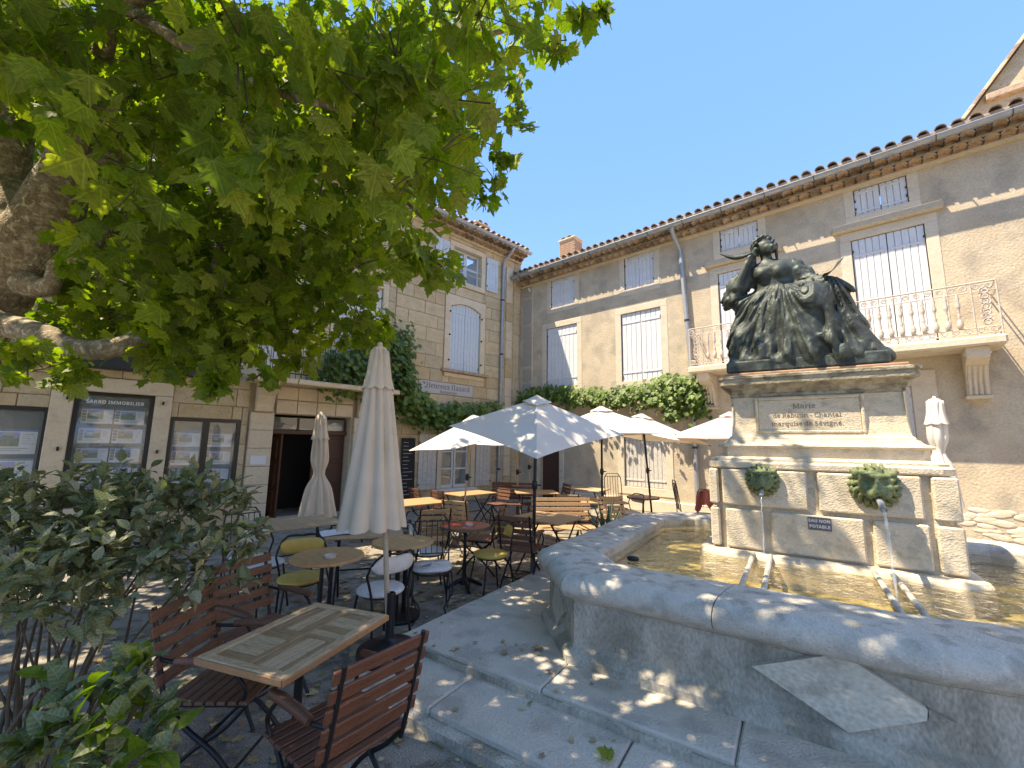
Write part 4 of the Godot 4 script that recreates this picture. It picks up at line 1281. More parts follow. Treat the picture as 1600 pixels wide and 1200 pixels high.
func fountain(C0: Vector3, e: Vector3, f: Vector3) -> Transform3D:
	# local x along the front, z towards the viewer
	var xf := Transform3D(Basis(e, Vector3.UP, f), C0)
	# --- steps
	var steps := thing("fountain_steps", "", "", xf)
	steps.set_meta("kind", "structure")
	var core := Geo.new()
	core.box(V(1.6, .03, -1.6), V(5.84, .06, 5.26))
	core.box(V(1.6, .075, -1.85), V(5.80, .14, 4.68))
	part("bedding", core.mesh(), M.basin_stone, steps)
	var x := -1.34
	for w in [.80, 1.15, 1.12, 1.2, 1.1]:
		part("slab", cbox(w - .008, .10, .60, .012), M.step_stone, steps, Transform3D(Basis(Vector3.RIGHT, rng.randf_range(-.004, .004)), V(x + w / 2, .05 + rng.randf_range(-.003, .003), .94 - .30)))
		x += w
	x = -1.34
	for w in [1.34, 1.13, 1.2, 1.25, 1.0]:
		part("slab", cbox(w - .007, .07, 1.02, .012), M.step_stone, steps, at(x + w / 2, .137 + rng.randf_range(-.002, .002), .47 - .51))
		x += w
	for k in 4:
		part("slab", cbox(.85, .07, 1.06, .012), M.step_stone, steps, at(-.91, .137 + rng.randf_range(-.002, .002), -1.10 - k * 1.07))
	# --- basin
	var o := thing("fountain_basin", "grey stone octagonal fountain basin with rounded rim and carved diamonds", "fountain", xf)
	var plan := [Vector2(3.30, -.32), Vector2(2.0, -.01), Vector2(.02, 0), Vector2(-.48, -.55), Vector2(-.48, -3.15), Vector2(.10, -3.75), Vector2(3.27, -3.75), Vector2(3.87, -3.15), Vector2(3.87, -.85)]
	plan.reverse()
	# orientation test: outside to the right of travel
	var g := Geo.new()
	g.moulding(plan, [Vector2(.075, .165), Vector2(.075, .225), Vector2(.05, .25), Vector2(.012, .275), Vector2(0, .30), Vector2(0, .585), Vector2(.02, .60), Vector2(.02, .63)])
	g.moulding(plan, [Vector2(-.44, .60), Vector2(-.44, .2)])
	g.moulding(plan, [Vector2(.02, .63), Vector2(-.44, .63)])
	part("wall", g.mesh(), M.basin_stone, o)
	# rim stones, cut at joints
	for i in plan.size():
		var j := (i + 1) % plan.size()
		var a: Vector2 = plan[i]
		var b: Vector2 = plan[j]
		var n := maxi(1, int(a.distance_to(b) / .95))
		var ed := (b - a).normalized()
		var out := Vector2(-ed.y, ed.x)
		var prev := (a - (plan[(i + plan.size() - 1) % plan.size()] as Vector2)).normalized()
		var next := ((plan[(j + 1) % plan.size()] as Vector2) - b).normalized()
		var ma := (out + Vector2(-prev.y, prev.x)).normalized()
		ma /= ma.dot(out)
		var mb := (out + Vector2(-next.y, next.x)).normalized()
		mb /= mb.dot(out)
		var prof := [Vector2(-.44, .64), Vector2(-.445, .755), Vector2(-.43, .785), Vector2(-.40, .795), Vector2(-.2, .803), Vector2(-.02, .80), Vector2(.04, .788), Vector2(.085, .76), Vector2(.11, .72), Vector2(.108, .675), Vector2(.085, .64), Vector2(.05, .618), Vector2(.015, .61)]
		for k in n:
			var gs := Geo.new()
			var rows := []
			var cutsn := 7
			for c in cutsn:
				var t: float = (k + lerpf(.0035 if n > 1 and k > 0 else 0.0, .9965 if n > 1 and k < n - 1 else 1.0, c / float(cutsn - 1))) / n
				var row := PackedVector3Array()
				for p: Vector2 in prof:
					var pa := a + ma * p.x
					var pb := b + mb * p.x
					var q := pa.lerp(pb, t)
					var wob := sin(q.x * 5.1 + q.y * 3.7 + p.x * 9.0) * .006 + sin(q.x * 13.0 - q.y * 9.0) * .003
					row.append(V(q.x + out.x * wob, p.y + wob * .5, q.y + out.y * wob))
				rows.append(row)
			gs.surf(rows, false)
			for c in [0, cutsn - 1]:
				var row: PackedVector3Array = rows[c]
				var mid := V(0, 0, 0)
				for p in row: mid += p
				mid /= row.size()
				var inner := mid + V(ed.x, 0, ed.y) * (.1 if c == 0 else -.1)
				for q in row.size(): gs.face([mid, row[q], row[(q + 1) % row.size()]], inner)
			part("rim_stone", gs.mesh(), M.rim_stone, o)
	# raised diamonds
	for dsc in [[V(1.63, .455, .014), 0.0, .44, .195, M.diamond_pale], [V(-.24, .45, -.265), -.833, .22, .19, M.basin_stone]]:
		var gd := Geo.new()
		var hw: float = dsc[2]
		var hh: float = dsc[3]
		gd.prism([Vector2(-hw, .01), Vector2(.0, -hh), Vector2(hw * .72, -hh * .16), Vector2(hw * .74, .02), Vector2(.0, hh)] if hw > .3 else [Vector2(-hw, 0), Vector2(0, -hh), Vector2(hw, 0), Vector2(0, hh)], -.02, .022)
		part("diamond_panel", gd.mesh(), dsc[4], o, Transform3D(Basis(Vector3.UP, dsc[1]), dsc[0]))
	var gc := Geo.new()
	gc.prism([Vector2(1.96, .425), Vector2(2.06, .44), Vector2(1.96, .475)], -.08, .022)
	part("diamond_repair", gc.mesh(), M.basin_stone, o)
	var gf := Geo.new()
	gf.cap(plan, -.43, .50)
	part("basin_floor", gf.mesh(), M.basin_floor, o)
	var gw := Geo.new()
	gw.cap(plan, -.435, .705)
	struct("water", gw.mesh(), M.water, xf)
	# bars that carried the buckets
	for k in 4:
		var xx: float = [1.10, 1.24, 1.98, 2.10][k]
		var nm := one("bucket_bar", cbox(.036, .034, 1.36, .01), M.rim_stone, ["pale stone bar over the water, leftmost under the smaller spout", "pale stone bar over the water, second under the smaller spout", "pale stone bar over the water, left of the pair under the larger spout", "pale stone bar over the water, right of the pair under the larger spout"][k], "stone bar", xf * Transform3D(Basis(Vector3.RIGHT, .0), V(xx, .745, -1.09)), "bars across the fountain water")
	# --- pedestal
	var P := thing("pedestal", "tall cream stone pedestal with inscribed plaque and two lion-head spouts", "pedestal", xf * Transform3D(Basis(), V(1.66, 0, -2.40)))
	var rect := func(hx: float, hz: float, ch: float) -> Array:
		var p := [Vector2(hx - ch, hz), Vector2(-hx + ch, hz), Vector2(-hx, hz - ch), Vector2(-hx, -hz + ch), Vector2(-hx + ch, -hz), Vector2(hx - ch, -hz), Vector2(hx, -hz + ch), Vector2(hx, hz - ch)]
		p.reverse()
		return p
	var pl: Array = rect.call(.94, .62, .10)
	var gp := Geo.new()
	gp.moulding(pl, [Vector2(.12, .45), Vector2(.12, .70), Vector2(.10, .735), Vector2(.05, .752), Vector2(.0, .755)])
	gp.cap(pl, .0, .755)
	part("plinth", gp.mesh(), M.pedestal_stone, P)
	gp = Geo.new()
	gp.moulding(pl, [Vector2(-.045, .75), Vector2(-.06, 1.545)])
	part("core", gp.mesh(), M.pedestal_stone, P)
	gp = Geo.new()
	gp.moulding(pl, [Vector2(-.06, 1.54), Vector2(-.02, 1.545), Vector2(-.005, 1.56), Vector2(-.005, 1.60), Vector2(-.02, 1.615), Vector2(-.035, 1.62), Vector2(-.035, 1.64), Vector2(-.10, 1.66), Vector2(-.13, 1.665)])
	gp.cap(pl, -.13, 1.665)
	part("ledge", gp.mesh(), M.pedestal_stone, P)
	var p2: Array = rect.call(.82, .50, .06)
	gp = Geo.new()
	gp.moulding(p2, [Vector2(-.01, 1.66), Vector2(-.01, 1.755), Vector2(.02, 1.76), Vector2(.03, 1.775), Vector2(.02, 1.79), Vector2(-.005, 1.795)])
	gp.moulding(p2, [Vector2(-.005, 1.795), Vector2(-.02, 1.80), Vector2(-.045, 1.815), Vector2(-.055, 1.835), Vector2(-.075, 1.84), Vector2(-.08, 1.86), Vector2(-.10, 1.875), Vector2(-.11, 1.90), Vector2(-.125, 2.0), Vector2(-.132, 2.28)])
	part("die", gp.mesh(), M.pedestal_stone, P)
	gp = Geo.new()
	gp.moulding(p2, [Vector2(-.132, 2.28), Vector2(-.12, 2.29), Vector2(-.12, 2.315), Vector2(-.10, 2.33), Vector2(-.085, 2.36), Vector2(-.05, 2.385), Vector2(-.03, 2.40), Vector2(-.01, 2.41), Vector2(-.01, 2.47), Vector2(.005, 2.475), Vector2(.005, 2.50), Vector2(-.05, 2.515)])
	gp.cap(p2, -.05, 2.515)
	part("cornice", gp.mesh(), M.mossy_stone, P)
	part("top_slab", cbox(1.50, .03, .86, .008), M.red_stain, P, at(0, 2.53, 0))
	# rusticated blocks, proud of the core
	var front := [[-.81, -.09, 1.185, 1.535], [-.01, .70, 1.185, 1.535], [-.79, -.46, .775, 1.145], [-.40, .30, .775, 1.145], [.36, .72, .775, 1.145], [-.93, -.845, 1.185, 1.535], [-.93, -.845, .775, 1.145], [.76, .925, 1.185, 1.535], [.76, .925, .775, 1.145]]
	for q in front:
		part("block", cbox(q[1] - q[0], q[3] - q[2], .10, .014), M.pedestal_stone if rng.randf() < .6 else M.pedestal_pale, P, at((q[0] + q[1]) / 2, (q[2] + q[3]) / 2, .585 - .012))
	for s in [-1.0, 1.0]:
		for q in [[-.5, -.02], [.04, .52]]:
			for yy in [[1.185, 1.535], [.775, 1.145]]:
				part("block", cbox(.10, yy[1] - yy[0], q[1] - q[0], .014), M.pedestal_stone, P, at(s * .895, (yy[0] + yy[1]) / 2, (q[0] + q[1]) / 2 - .05))
	# plaque
	var pq := part("plaque", cbox(.84, .31, .03, .006), M.pedestal_pale, P, at(-.04, 2.09, .372))
	for q in [[-.435, .0, .03, .37], [.435, .0, .03, .37], [0, .17, .84, .03], [0, -.17, .84, .03]]:
		part("plaque_frame", cbox(q[2], q[3], .05, .01), M.pedestal_stone, pq, at(q[0], q[1], .005))
	letters("Marie", .068, .004, M.carved, pq, at(-.02, .085, .016))
	letters("de Rabutin - Chantal", .058, .004, M.carved, pq, at(-.01, -.005, .016))
	letters("marquise de Sévigné.", .058, .004, M.carved, pq, at(-.01, -.09, .016))
	var sg := part("notice", cbox(.175, .115, .006, .002), M.sign_dark, P, at(-.02, 1.075, .628))
	letters("EAU NON", .037, .002, M.white_letter, sg, at(0, .026, .0035), false, "lettering", 700)
	letters("POTABLE", .037, .002, M.white_letter, sg, at(0, -.024, .0035), false, "lettering", 700)
	# lion masks, spouts, jets
	var lm := lion_mesh()
	for q in [[-.45, .86], [.39, 1.06]]:
		var ln := part("lion_mask", lm, M.verdigris, P, Transform3D(Basis.from_scale(Vector3.ONE * float(q[1])), V(q[0], 1.44, .622)))
		var sp := Geo.new()
		sp.tube([V(0, -.085, .14), V(0, -.11, .26), V(0, -.15, .36)], [.021], 10, false)
		sp.tube([V(0, -.085, .14), V(0, -.11, .26), V(0, -.15, .36)], [.017], 10, true)
		part("spout", sp.mesh(), M.zinc, ln)
		var j := Geo.new()
		var path := []
		var rad := []
		for k in 14:
			var t := k / 13.0
			path.append(V(float(q[0]) + .004 * sin(k * 2.3), 1.44 - .16 * float(q[1]) - .59 * t * t - .06 * t + .0, .625 + .365 * float(q[1]) + .17 * t * (.55 if q[0] < 0.0 else 1.0)))
			rad.append(.009 + .003 * sin(k * 1.9) if q[0] > 0.0 else .005)
		j.tube(path, rad, 7)
		part("water_jet", j.mesh(), M.jet, P)
	# --- statue
	var st := thing("statue", "dark green bronze statue of a seated woman in flowing robes holding a quill", "statue", xf * Transform3D(Basis(), V(1.63, 2.546, -2.36)))
	part("bronze_base", cbox(1.36, .13, .78, .02), M.bronze, st, at(-.02, .065, .0))
	part("body", statue_mesh(), M.bronze, st, Transform3D(Basis.from_scale(V(.96, .985, .9)), V(0, .06, 0)))
	var ql := Geo.new()
	var rows := []
	for k in 9:
		var t := k / 8.0
		var c := V(-.40 - .33 * t, 1.42 - .05 * sin(t * PI) + .07 * t, .14)
		var w := .032 * sin(PI * clampf(t * .9 + .1, 0, 1))
		rows.append(PackedVector3Array([c + V(0, w, 0), c + V(0, 0, .012), c + V(0, -w, 0), c + V(0, 0, -.012)]))
	ql.surf(rows, true, true)
	part("quill", ql.mesh(), M.bronze, st)
	var pp := Geo.new()
	rows = []
	for k in 8:
		var t := k / 7.0
		rows.append(PackedVector3Array([V(.20 + .16 * t, .985 + .15 * t * t, .13), V(.23 + .17 * t, .97 + .14 * t * t, .33)]))
	pp.surf(rows, false)
	rows = []
	for k in 8:
		var t := k / 7.0
		rows.append(PackedVector3Array([V(.20 + .16 * t, .979 + .15 * t * t, .13), V(.23 + .17 * t, .964 + .14 * t * t, .33)]))
	pp.surf(rows, false, true)
	part("letter", pp.mesh(), M.bronze, st)
	# a dark sponge-like float in the water
	var sn := Geo.new()
	sn.lathe([[0, -.02], [.035, -.015], [.05, .0], [.04, .018], [0, .026]], 10)
	one("float", sn.mesh(), M.rubber, "small black float drifting on the fountain water", "float", xf * Transform3D(Basis.from_scale(V(1.2, 1, .8)), V(.17, .712, -.97)))
	return xf

# ---------------------------------------------------------------- furniture
func wire(path: Array, r := .011, sides := 6) -> ArrayMesh:
	var g := Geo.new()
	g.tube(path, [r], sides)
	return g.mesh()

func cached(key: String, make: Callable) -> Mesh:
	if not mesh_cache.has(key): mesh_cache[key] = make.call()
	return mesh_cache[key]

func curve(pts: Array, n := 10) -> Array:
	var c := Curve3D.new()
	for i in pts.size():
		var d: Vector3 = (pts[mini(i + 1, pts.size() - 1)] - pts[maxi(i - 1, 0)]) / 5.0
		c.add_point(pts[i], -d, d)
	var out := []
	for k in n + 1: out.append(c.sample_baked(c.get_baked_length() * k / n, true))
	return out

func slat_chair(label: String, x: float, z: float, turn: float, wood: String, arms: bool, group: String, width := .46, called := "slatted_chair", category := "chair") -> Node3D:
	var o := thing(called, label, category, at(x, 0, z, turn), group)
	var hw := width / 2
	for k in 8:
		part("seat_slat", cbox(width, .018, .044, .004), M[wood], o, at(0, .45 + .0012 * k, -.19 + k * .055))
	for k in 5:
		var y := .55 + k * .075
		part("back_slat", cbox(width + .02, .056, .016, .004), M[wood], o, Transform3D(Basis(Vector3.RIGHT, -.22), V(0, y, -.215 - (y - .45) * .24)))
	for s in [-1.0, 1.0]:
		var sx: float = s * (hw - .03)
		part("back_post", cached("post%.2f" % sx, func(): return wire([V(sx, .40, -.20), V(sx, .52, -.235), V(sx, .89, -.325)], .012)), M.iron, o)
		part("leg", cached("legf%.2f" % sx, func(): return wire(curve([V(sx, .43, -.20), V(sx, .33, -.10), V(sx, .20, .08), V(sx, .0, .25)]), .0125)), M.iron, o)
		part("leg", cached("legb%.2f" % sx, func(): return wire(curve([V(sx * .93, .43, .19), V(sx * .93, .33, .10), V(sx * .93, .20, -.08), V(sx * .93, .0, -.27)]), .0125)), M.iron, o)
		part("seat_rail", cached("rail%.2f" % sx, func(): return wire([V(sx, .432, -.21), V(sx, .438, .20)], .010)), M.iron, o)
		if arms:
			part("arm_support", cached("arm%.2f" % sx, func(): return wire(curve([V(sx * 1.03, .44, .17), V(sx * 1.12, .52, .20), V(sx * 1.15, .60, .14), V(sx * 1.15, .63, .10)]), .010)), M.iron, o)
			part("arm_support", cached("armb%.2f" % sx, func(): return wire([V(sx * 1.15, .635, -.12), V(sx * 1.02, .645, -.26)], .010)), M.iron, o)
			part("armrest", cached("armrest", func():
				var g := Geo.new()
				g.tube([V(0, 0, -.16), V(0, .006, -.05), V(0, .004, .08), V(0, -.004, .17)], [.019, .023, .024, .02], 8)
				return g.mesh()), M[wood], o, at(sx * 1.15, .647, .0))
	for q in [[.12, .145], [.12, -.165]]:
		part("stretcher", cached("str%.2f%.2f" % [hw, q[1]], func(): return wire([V(-hw + .03, q[0], q[1]), V(hw - .03, q[0], q[1])], .008)), M.iron, o)
	return o

func rect_table(label: String, x: float, z: float, turn: float, wood: String, l: float, w: float, group: String) -> Node3D:
	var o := thing("folding_table", label, "table", at(x, 0, z, turn), group)
	var n := int(w / .095)
	for k in n: part("board", cbox(l, .024, w / n - .006, .004), M[wood], o, at(0, .732, -w / 2 + w / n * (k + .5)))
	for s in [-1.0, 1.0]:
		var sx: float = s * (l / 2 - .12)
		part("batten", cbox(.05, .02, w * .9, .003), M.iron, o, at(sx, .709, 0))
		part("leg", cached("tl%.2f%.2f" % [sx, w], func(): return wire([V(sx, .70, -w * .42), V(sx, .35, 0), V(sx, 0, w * .45)], .013)), M.iron, o)
		part("leg", cached("tm%.2f%.2f" % [sx, w], func(): return wire([V(sx * .95, .70, w * .42), V(sx * .95, .35, 0), V(sx * .95, 0, -w * .45)], .013)), M.iron, o)
	part("stretcher", cached("ts%.2f" % l, func(): return wire([V(-l / 2 + .12, .35, 0), V(l / 2 - .12, .35, 0)], .009)), M.iron, o)
	return o

func round_table(label: String, x: float, z: float, red: bool, r := .31) -> void:
	var o := thing("round_table", label, "table", at(x, 0, z), "round bistro tables")
	part("table_top", cached("rt%s" % red, func():
		var g := Geo.new()
		g.lathe([[0, .715], [r - .012, .715], [r, .722], [r, .738], [r - .01, .745], [0, .745]], 36, true)
		return g.mesh()), M.red_top if red else M.bistro_wood, o)
	if red:
		part("rim", cached("rtrim", func():
			var g := Geo.new()
			g.lathe([[r, .714], [r + .008, .718], [r + .008, .744], [r + .002, .748], [r - .006, .7465]], 36, true)
			return g.mesh()), M.concrete_base, o)
		part("column", cached("rcol", func():
			var g := Geo.new()
			g.lathe([[.05, .05], [.035, .12], [.022, .2], [.03, .25], [.02, .3], [.018, .6], [.03, .66], [.06, .714]], 12)
			return g.mesh()), M.iron, o)
		for k in 4:
			var a := TAU * k / 4 + .4
			part("foot", cached("rfoot", func():
				var g := Geo.new()
				g.tube([V(.02, .10, 0), V(.10, .085, 0), V(.18, .04, 0), V(.23, .018, 0)], [.03, .026, .022, .016], 8)
				return g.mesh()), M.iron, o, Transform3D(Basis(Vector3.UP, a), Vector3.ZERO))
	else:
		part("base", cached("rbase", func():
			var g := Geo.new()
			g.lathe([[0, 0], [.2, 0], [.205, .02], [.2, .035], [.03, .05], [0, .05]], 28, true)
			return g.mesh()), M.iron, o)
		for k in 4:
			var a := TAU * k / 4 + .3
			part("column", cached("rpole", func(): return wire([V(0, .04, 0), V(0, .715, 0)], .014)), M.iron, o, at(cos(a) * .055, 0, sin(a) * .055))

func padded_chair(label: String, x: float, z: float, turn: float, vinyl: String) -> void:
	var o := thing("padded_chair", label, "chair", at(x, 0, z, turn), "padded bistro chairs")
	part("seat", cached("pseat", func():
		var rows := []
		for q in [[0.0, .43], [.17, .43], [.20, .445], [.205, .458], [.195, .474], [.15, .485], [0.0, .489]]:
			var row := PackedVector3Array()
			for j in 28:
				var a := TAU * j / 28
				row.append(V(q[0] * cos(a) * 1.02, q[1], -q[0] * sin(a)))
			rows.append(row)
		var g := Geo.new()
		g.surf(rows, true)
		return g.mesh()), M[vinyl], o)
	part("backrest", cached("pback", func():
		var rows := []
		for k in 15:
			var t := k / 14.0 * 2.0 - 1.0
			var a := t * 1.0
			var c := V(sin(a) * .235, .71, -.10 - cos(a) * .13)
			var nn := V(sin(a), 0, -cos(a))
			var hh := .075 * pow(1.0 - pow(absf(t), 4.0) * .9, .5)
			var row := PackedVector3Array()
			for j in 12:
				var b := TAU * j / 12
				row.append(c + Vector3.UP * sin(b) * hh * (1.0 if absf(sin(b)) < .8 else .96) + nn * cos(b) * .018)
			rows.append(row)
		var g := Geo.new()
		g.surf(rows, true)
		for e in [0, 14]:
			var mid := Vector3.ZERO
			for p in rows[e]: mid += p
			mid /= 12.0
			for j in 12: g.face([mid, rows[e][j], rows[e][(j + 1) % 12]], V(0, .71, -.23))
		return g.mesh()), M[vinyl], o)
	for s in [-1.0, 1.0]:
		part("back_frame", cached("pfr%.0f" % s, func(): return wire(curve([V(s * .19, .0, -.22), V(s * .18, .44, -.16), V(s * .225, .66, -.15), V(s * .15, .80, -.22), V(0, .80, -.262)], 14), .0105)), M.iron, o)
		part("leg", cached("plg%.0f" % s, func(): return wire([V(s * .14, .44, .13), V(s * .185, .0, .20)], .0105)), M.iron, o)
	part("seat_ring", cached("pring", func():
		var path := []
		for k in 21: path.append(V(cos(TAU * k / 20) * .165, .425, sin(TAU * k / 20) * .165))
		return wire(path, .009)), M.iron, o)

func iron_chair(label: String, x: float, z: float, turn: float, cushion: String, height := .95) -> void:
	var o := thing("iron_chair", label, "chair", at(x, 0, z, turn), "wrought iron chairs")
	if cushion:
		part("cushion", cached("icush", func():
			var rows := []
			for q in [[0.0, .45], [.17, .45], [.205, .463], [.21, .48], [.19, .505], [0.0, .515]]:
				var row := PackedVector3Array()
				for j in 24:
					var a := TAU * j / 24
					row.append(V(q[0] * cos(a), q[1] + .006 * sin(a * 3.0), -q[0] * sin(a) * .95))
				rows.append(row)
			var g := Geo.new()
			g.surf(rows, true)
			return g.mesh()), M[cushion], o)
	part("seat_ring", cached("iring", func():
		var path := []
		for k in 21: path.append(V(cos(TAU * k / 20) * .20, .44, sin(TAU * k / 20) * .19))
		return wire(path, .010)), M.iron, o)
	for s in [-1.0, 1.0]:
		part("back_post", cached("ipost%.0f%.2f" % [s, height], func(): return wire(curve([V(s * .18, .0, -.24), V(s * .185, .44, -.18), V(s * .19, height - .1, -.25), V(s * .13, height, -.26)], 10), .009)), M.iron, o)
		part("leg", cached("ileg%.0f" % s, func(): return wire(curve([V(s * .19, .44, .08), V(s * .20, .25, .12), V(s * .12, .12, .16), V(s * .19, .0, .22)], 10), .009)), M.iron, o)
		part("brace", cached("ibrace%.0f" % s, func(): return wire(curve([V(s * .185, .40, -.17), V(s * .19, .2, .0), V(s * .15, .12, .15)], 8), .006)), M.iron, o)
	for k in 5:
		var xx := -.12 + k * .06
		part("back_rod", cached("irod%d%.2f" % [k, height], func(): return wire([V(xx, .56, -.195), V(xx, height - .06, -.25)], .005)), M.iron, o)
	for q in [[.56, -.195, .19], [height - .06, -.25, .19], [height, -.26, .13]]:
		part("back_rail", cached("irl%.2f%.2f" % [q[0], height], func(): return wire([V(-q[2], q[0], q[1]), V(q[2], q[0], q[1])], .007)), M.iron, o)

func parasol_closed(label: String, base: Vector3, top: Vector3, low: float, high: float, r0: float, r1: float, shift: Vector3, mat: String, pole: String, with_base: bool, tie := 0.0, folds := 8) -> void:
	var o := thing("closed_parasol", label, "parasol", Transform3D(Basis(), base), "folded parasols")
	var ax := top - base
	var g := Geo.new()
	g.tube([V(0, .05, 0), ax * .99], [.021, .021], 10)
	part("pole", g.mesh(), M[pole], o)
	var rows := []
	var R := 22
	for k in R + 1:
		var t := k / float(R)        # 0 at the bottom
		var y := lerpf(low, high, t)
		var c := ax * (y / ax.y) + shift * (1.0 - t)
		var r := lerpf(r0, r1, pow(t, .85))
		if tie > 0.0: r *= 1.0 - .5 * exp(-pow((t - tie) / .09, 2.0)) + (.25 * maxf(0.0, tie - t) / tie)
		var row := PackedVector3Array()
		for j in 64:
			var a := TAU * j / 64
			var fold := pow(absf(sin(a * folds * .5 + .35 * sin(t * 3.0 + a * 2.0))), .5)
			var rr := r * (.60 + .44 * fold) * (1.0 + .07 * sin(a * 2.0 + t * 2.0))
			var hang := -.025 * (1.0 - t) * fold * (.4 if t > .01 else 1.0)
			row.append(c + V(cos(a) * rr, hang, -sin(a) * rr))
		rows.append(row)
	var top_row := PackedVector3Array()
	for j in 64: top_row.append(ax * (high / ax.y) + V(0, .02, 0))
	rows.append(top_row)
	var cl := Geo.new()
	cl.surf(rows, true)
	part("canopy", cl.mesh(), M[mat], o)
	# the small upper flap
	rows = []
	for k in 7:
		var t := k / 6.0
		var y := lerpf(high - (high - low) * .22, high + .02, t)
		var row := PackedVector3Array()
		for j in 48:
			var a := TAU * j / 48
			var fold := pow(absf(sin(a * folds * .5 + .4)), .7)
			var rr := lerpf(lerpf(r0, r1, .86) * 1.16 + .02, r1 * .75, pow(t, .8)) * (.80 + .24 * fold)
			row.append(ax * (y / ax.y) + shift * (1.0 - (y - low) / (high - low)) + V(cos(a) * rr, -.03 * fold * (1.0 - t), -sin(a) * rr))
		rows.append(row)
	cl = Geo.new()
	cl.surf(rows, true)
	part("vent_flap", cl.mesh(), M[mat], o)
	g = Geo.new()
	g.lathe([[.0, .06], [.02, .05], [.024, .02], [r1 * .8, .0], [r1 * .7, -.02], [0, -.02]], 12, false, ax * (high / ax.y) + V(0, .02, 0))
	part("finial", g.mesh(), M[mat] if r1 > .06 else M.iron, o)
	if with_base:
		g = Geo.new()
		g.lathe([[0, 0], [.235, 0], [.245, .02], [.24, .06], [.19, .085], [.06, .115], [.045, .13], [.033, .14], [.033, .46], [.026, .47]], 28)
		part("foot", g.mesh(), M.iron, o)
	else:
		g = Geo.new()
		g.lathe([[0, 0], [.2, 0], [.2, .05], [.04, .07], [.03, .3], [0, .3]], 20, true)
		part("foot", g.mesh(), M.iron, o)

func parasol_open(label: String, base: Vector3, apex: Vector3, corners: Array, mat: String, pole: String, pole_r := .02, with_base := true, sag := .05) -> void:
	var o := thing("open_parasol", label, "parasol", Transform3D(Basis(), base), "open square parasols")
	var A := apex - base
	var g := Geo.new()
	g.tube([V(0, .03, 0), A * .5, A], [pole_r], 10)
	var pp := part("pole", g.mesh(), M[pole], o)
	g = Geo.new()
	g.lathe([[pole_r, -.06], [pole_r + .012, -.05], [pole_r + .018, 0], [pole_r + .012, .05], [pole_r, .06]], 10, true, A * .52)
	g.box(A * .52 + V(.05, 0, 0), V(.06, .02, .02))
	part("crank", g.mesh(), M.iron, pp)
	var N := corners.size()
	for k in N:
		var a: Vector3 = corners[k] - base
		var b: Vector3 = corners[(k + 1) % N] - base
		var rows := []
		var m := 10
		var nrm := (a - A).cross(b - A).normalized()
		if nrm.y < 0.0: nrm = -nrm
		for i in m + 1:
			var s := lerpf(.04, 1.0, i / float(m))
			var row := PackedVector3Array()
			for j in m + 1:
				var t := j / float(m)
				var e := a.lerp(b, t)
				e = e.lerp(A, .07 * 4.0 * t * (1.0 - t))
				var p := A.lerp(e, s)
				p -= nrm * sag * 4.0 * t * (1.0 - t) * s * (1.3 - s * .6)
				p += nrm * .010 * sin(s * 14.0 + t * 5.0 + k) * 4.0 * t * (1.0 - t)
				row.append(p)
			rows.append(row)
		var c := Geo.new()
		var test: Vector3 = (rows[0][1] - rows[0][0]).cross(rows[1][0] - rows[0][0])
		c.surf(rows, false, test.y < 0.0)
		part("canopy_panel", c.mesh(), M[mat], o)
		var rb := Geo.new()
		rb.tube([A + (a - A) * .05 - V(0, .035, 0), a * .98 + A * .02 - V(0, .022, 0)], [.009], 6)
		rb.tube([A * .86, A.lerp(a, .5) - V(0, .035, 0)], [.007], 6)
		part("rib", rb.mesh(), M[pole], o)
	# vent on top
	var rows2 := []
	for i in 4:
		var s := [.0, .07, .14, .17][i] as float
		var row := PackedVector3Array()
		for k in N:
			for j in 4:
				var e: Vector3 = (corners[k] - base).lerp(corners[(k + 1) % N] - base, j / 4.0)
				row.append(A + (e - A) * s + V(0, .045 - .12 * s + .008 * sin(k * 4.0 + j * 2.0), 0))
		rows2.append(row)
	var vt := Geo.new()
	var up: Vector3 = (rows2[1][1] - rows2[1][0]).cross(rows2[2][0] - rows2[1][0])
	vt.surf(rows2, true, up.y < 0.0)
	part("vent_flap", vt.mesh(), M[mat], o)
	if with_base:
		g = Geo.new()
		g.lathe([[0, 0], [.225, 0], [.24, .02], [.245, .06], [.235, .085], [.225, .088], [.215, .075], [.05, .085], [.035, .10], [.032, .35], [0, .35]], 30, true)
		part("foot", g.mesh(), M.concrete_base, o)

func square(c: Vector3, half: float, turn: float, drop: float, tilt := Vector2.ZERO) -> Array:
	# corners of a square canopy round its apex c, tilt in metres of fall per metre along x and z
	var out := []
	for k in 4:
		var a := turn + PI / 2 * k
		var d := V(cos(a) * half, 0, sin(a) * half)
		out.append(c + d + V(0, -drop - tilt.x * d.x - tilt.y * d.z, 0))
	return out

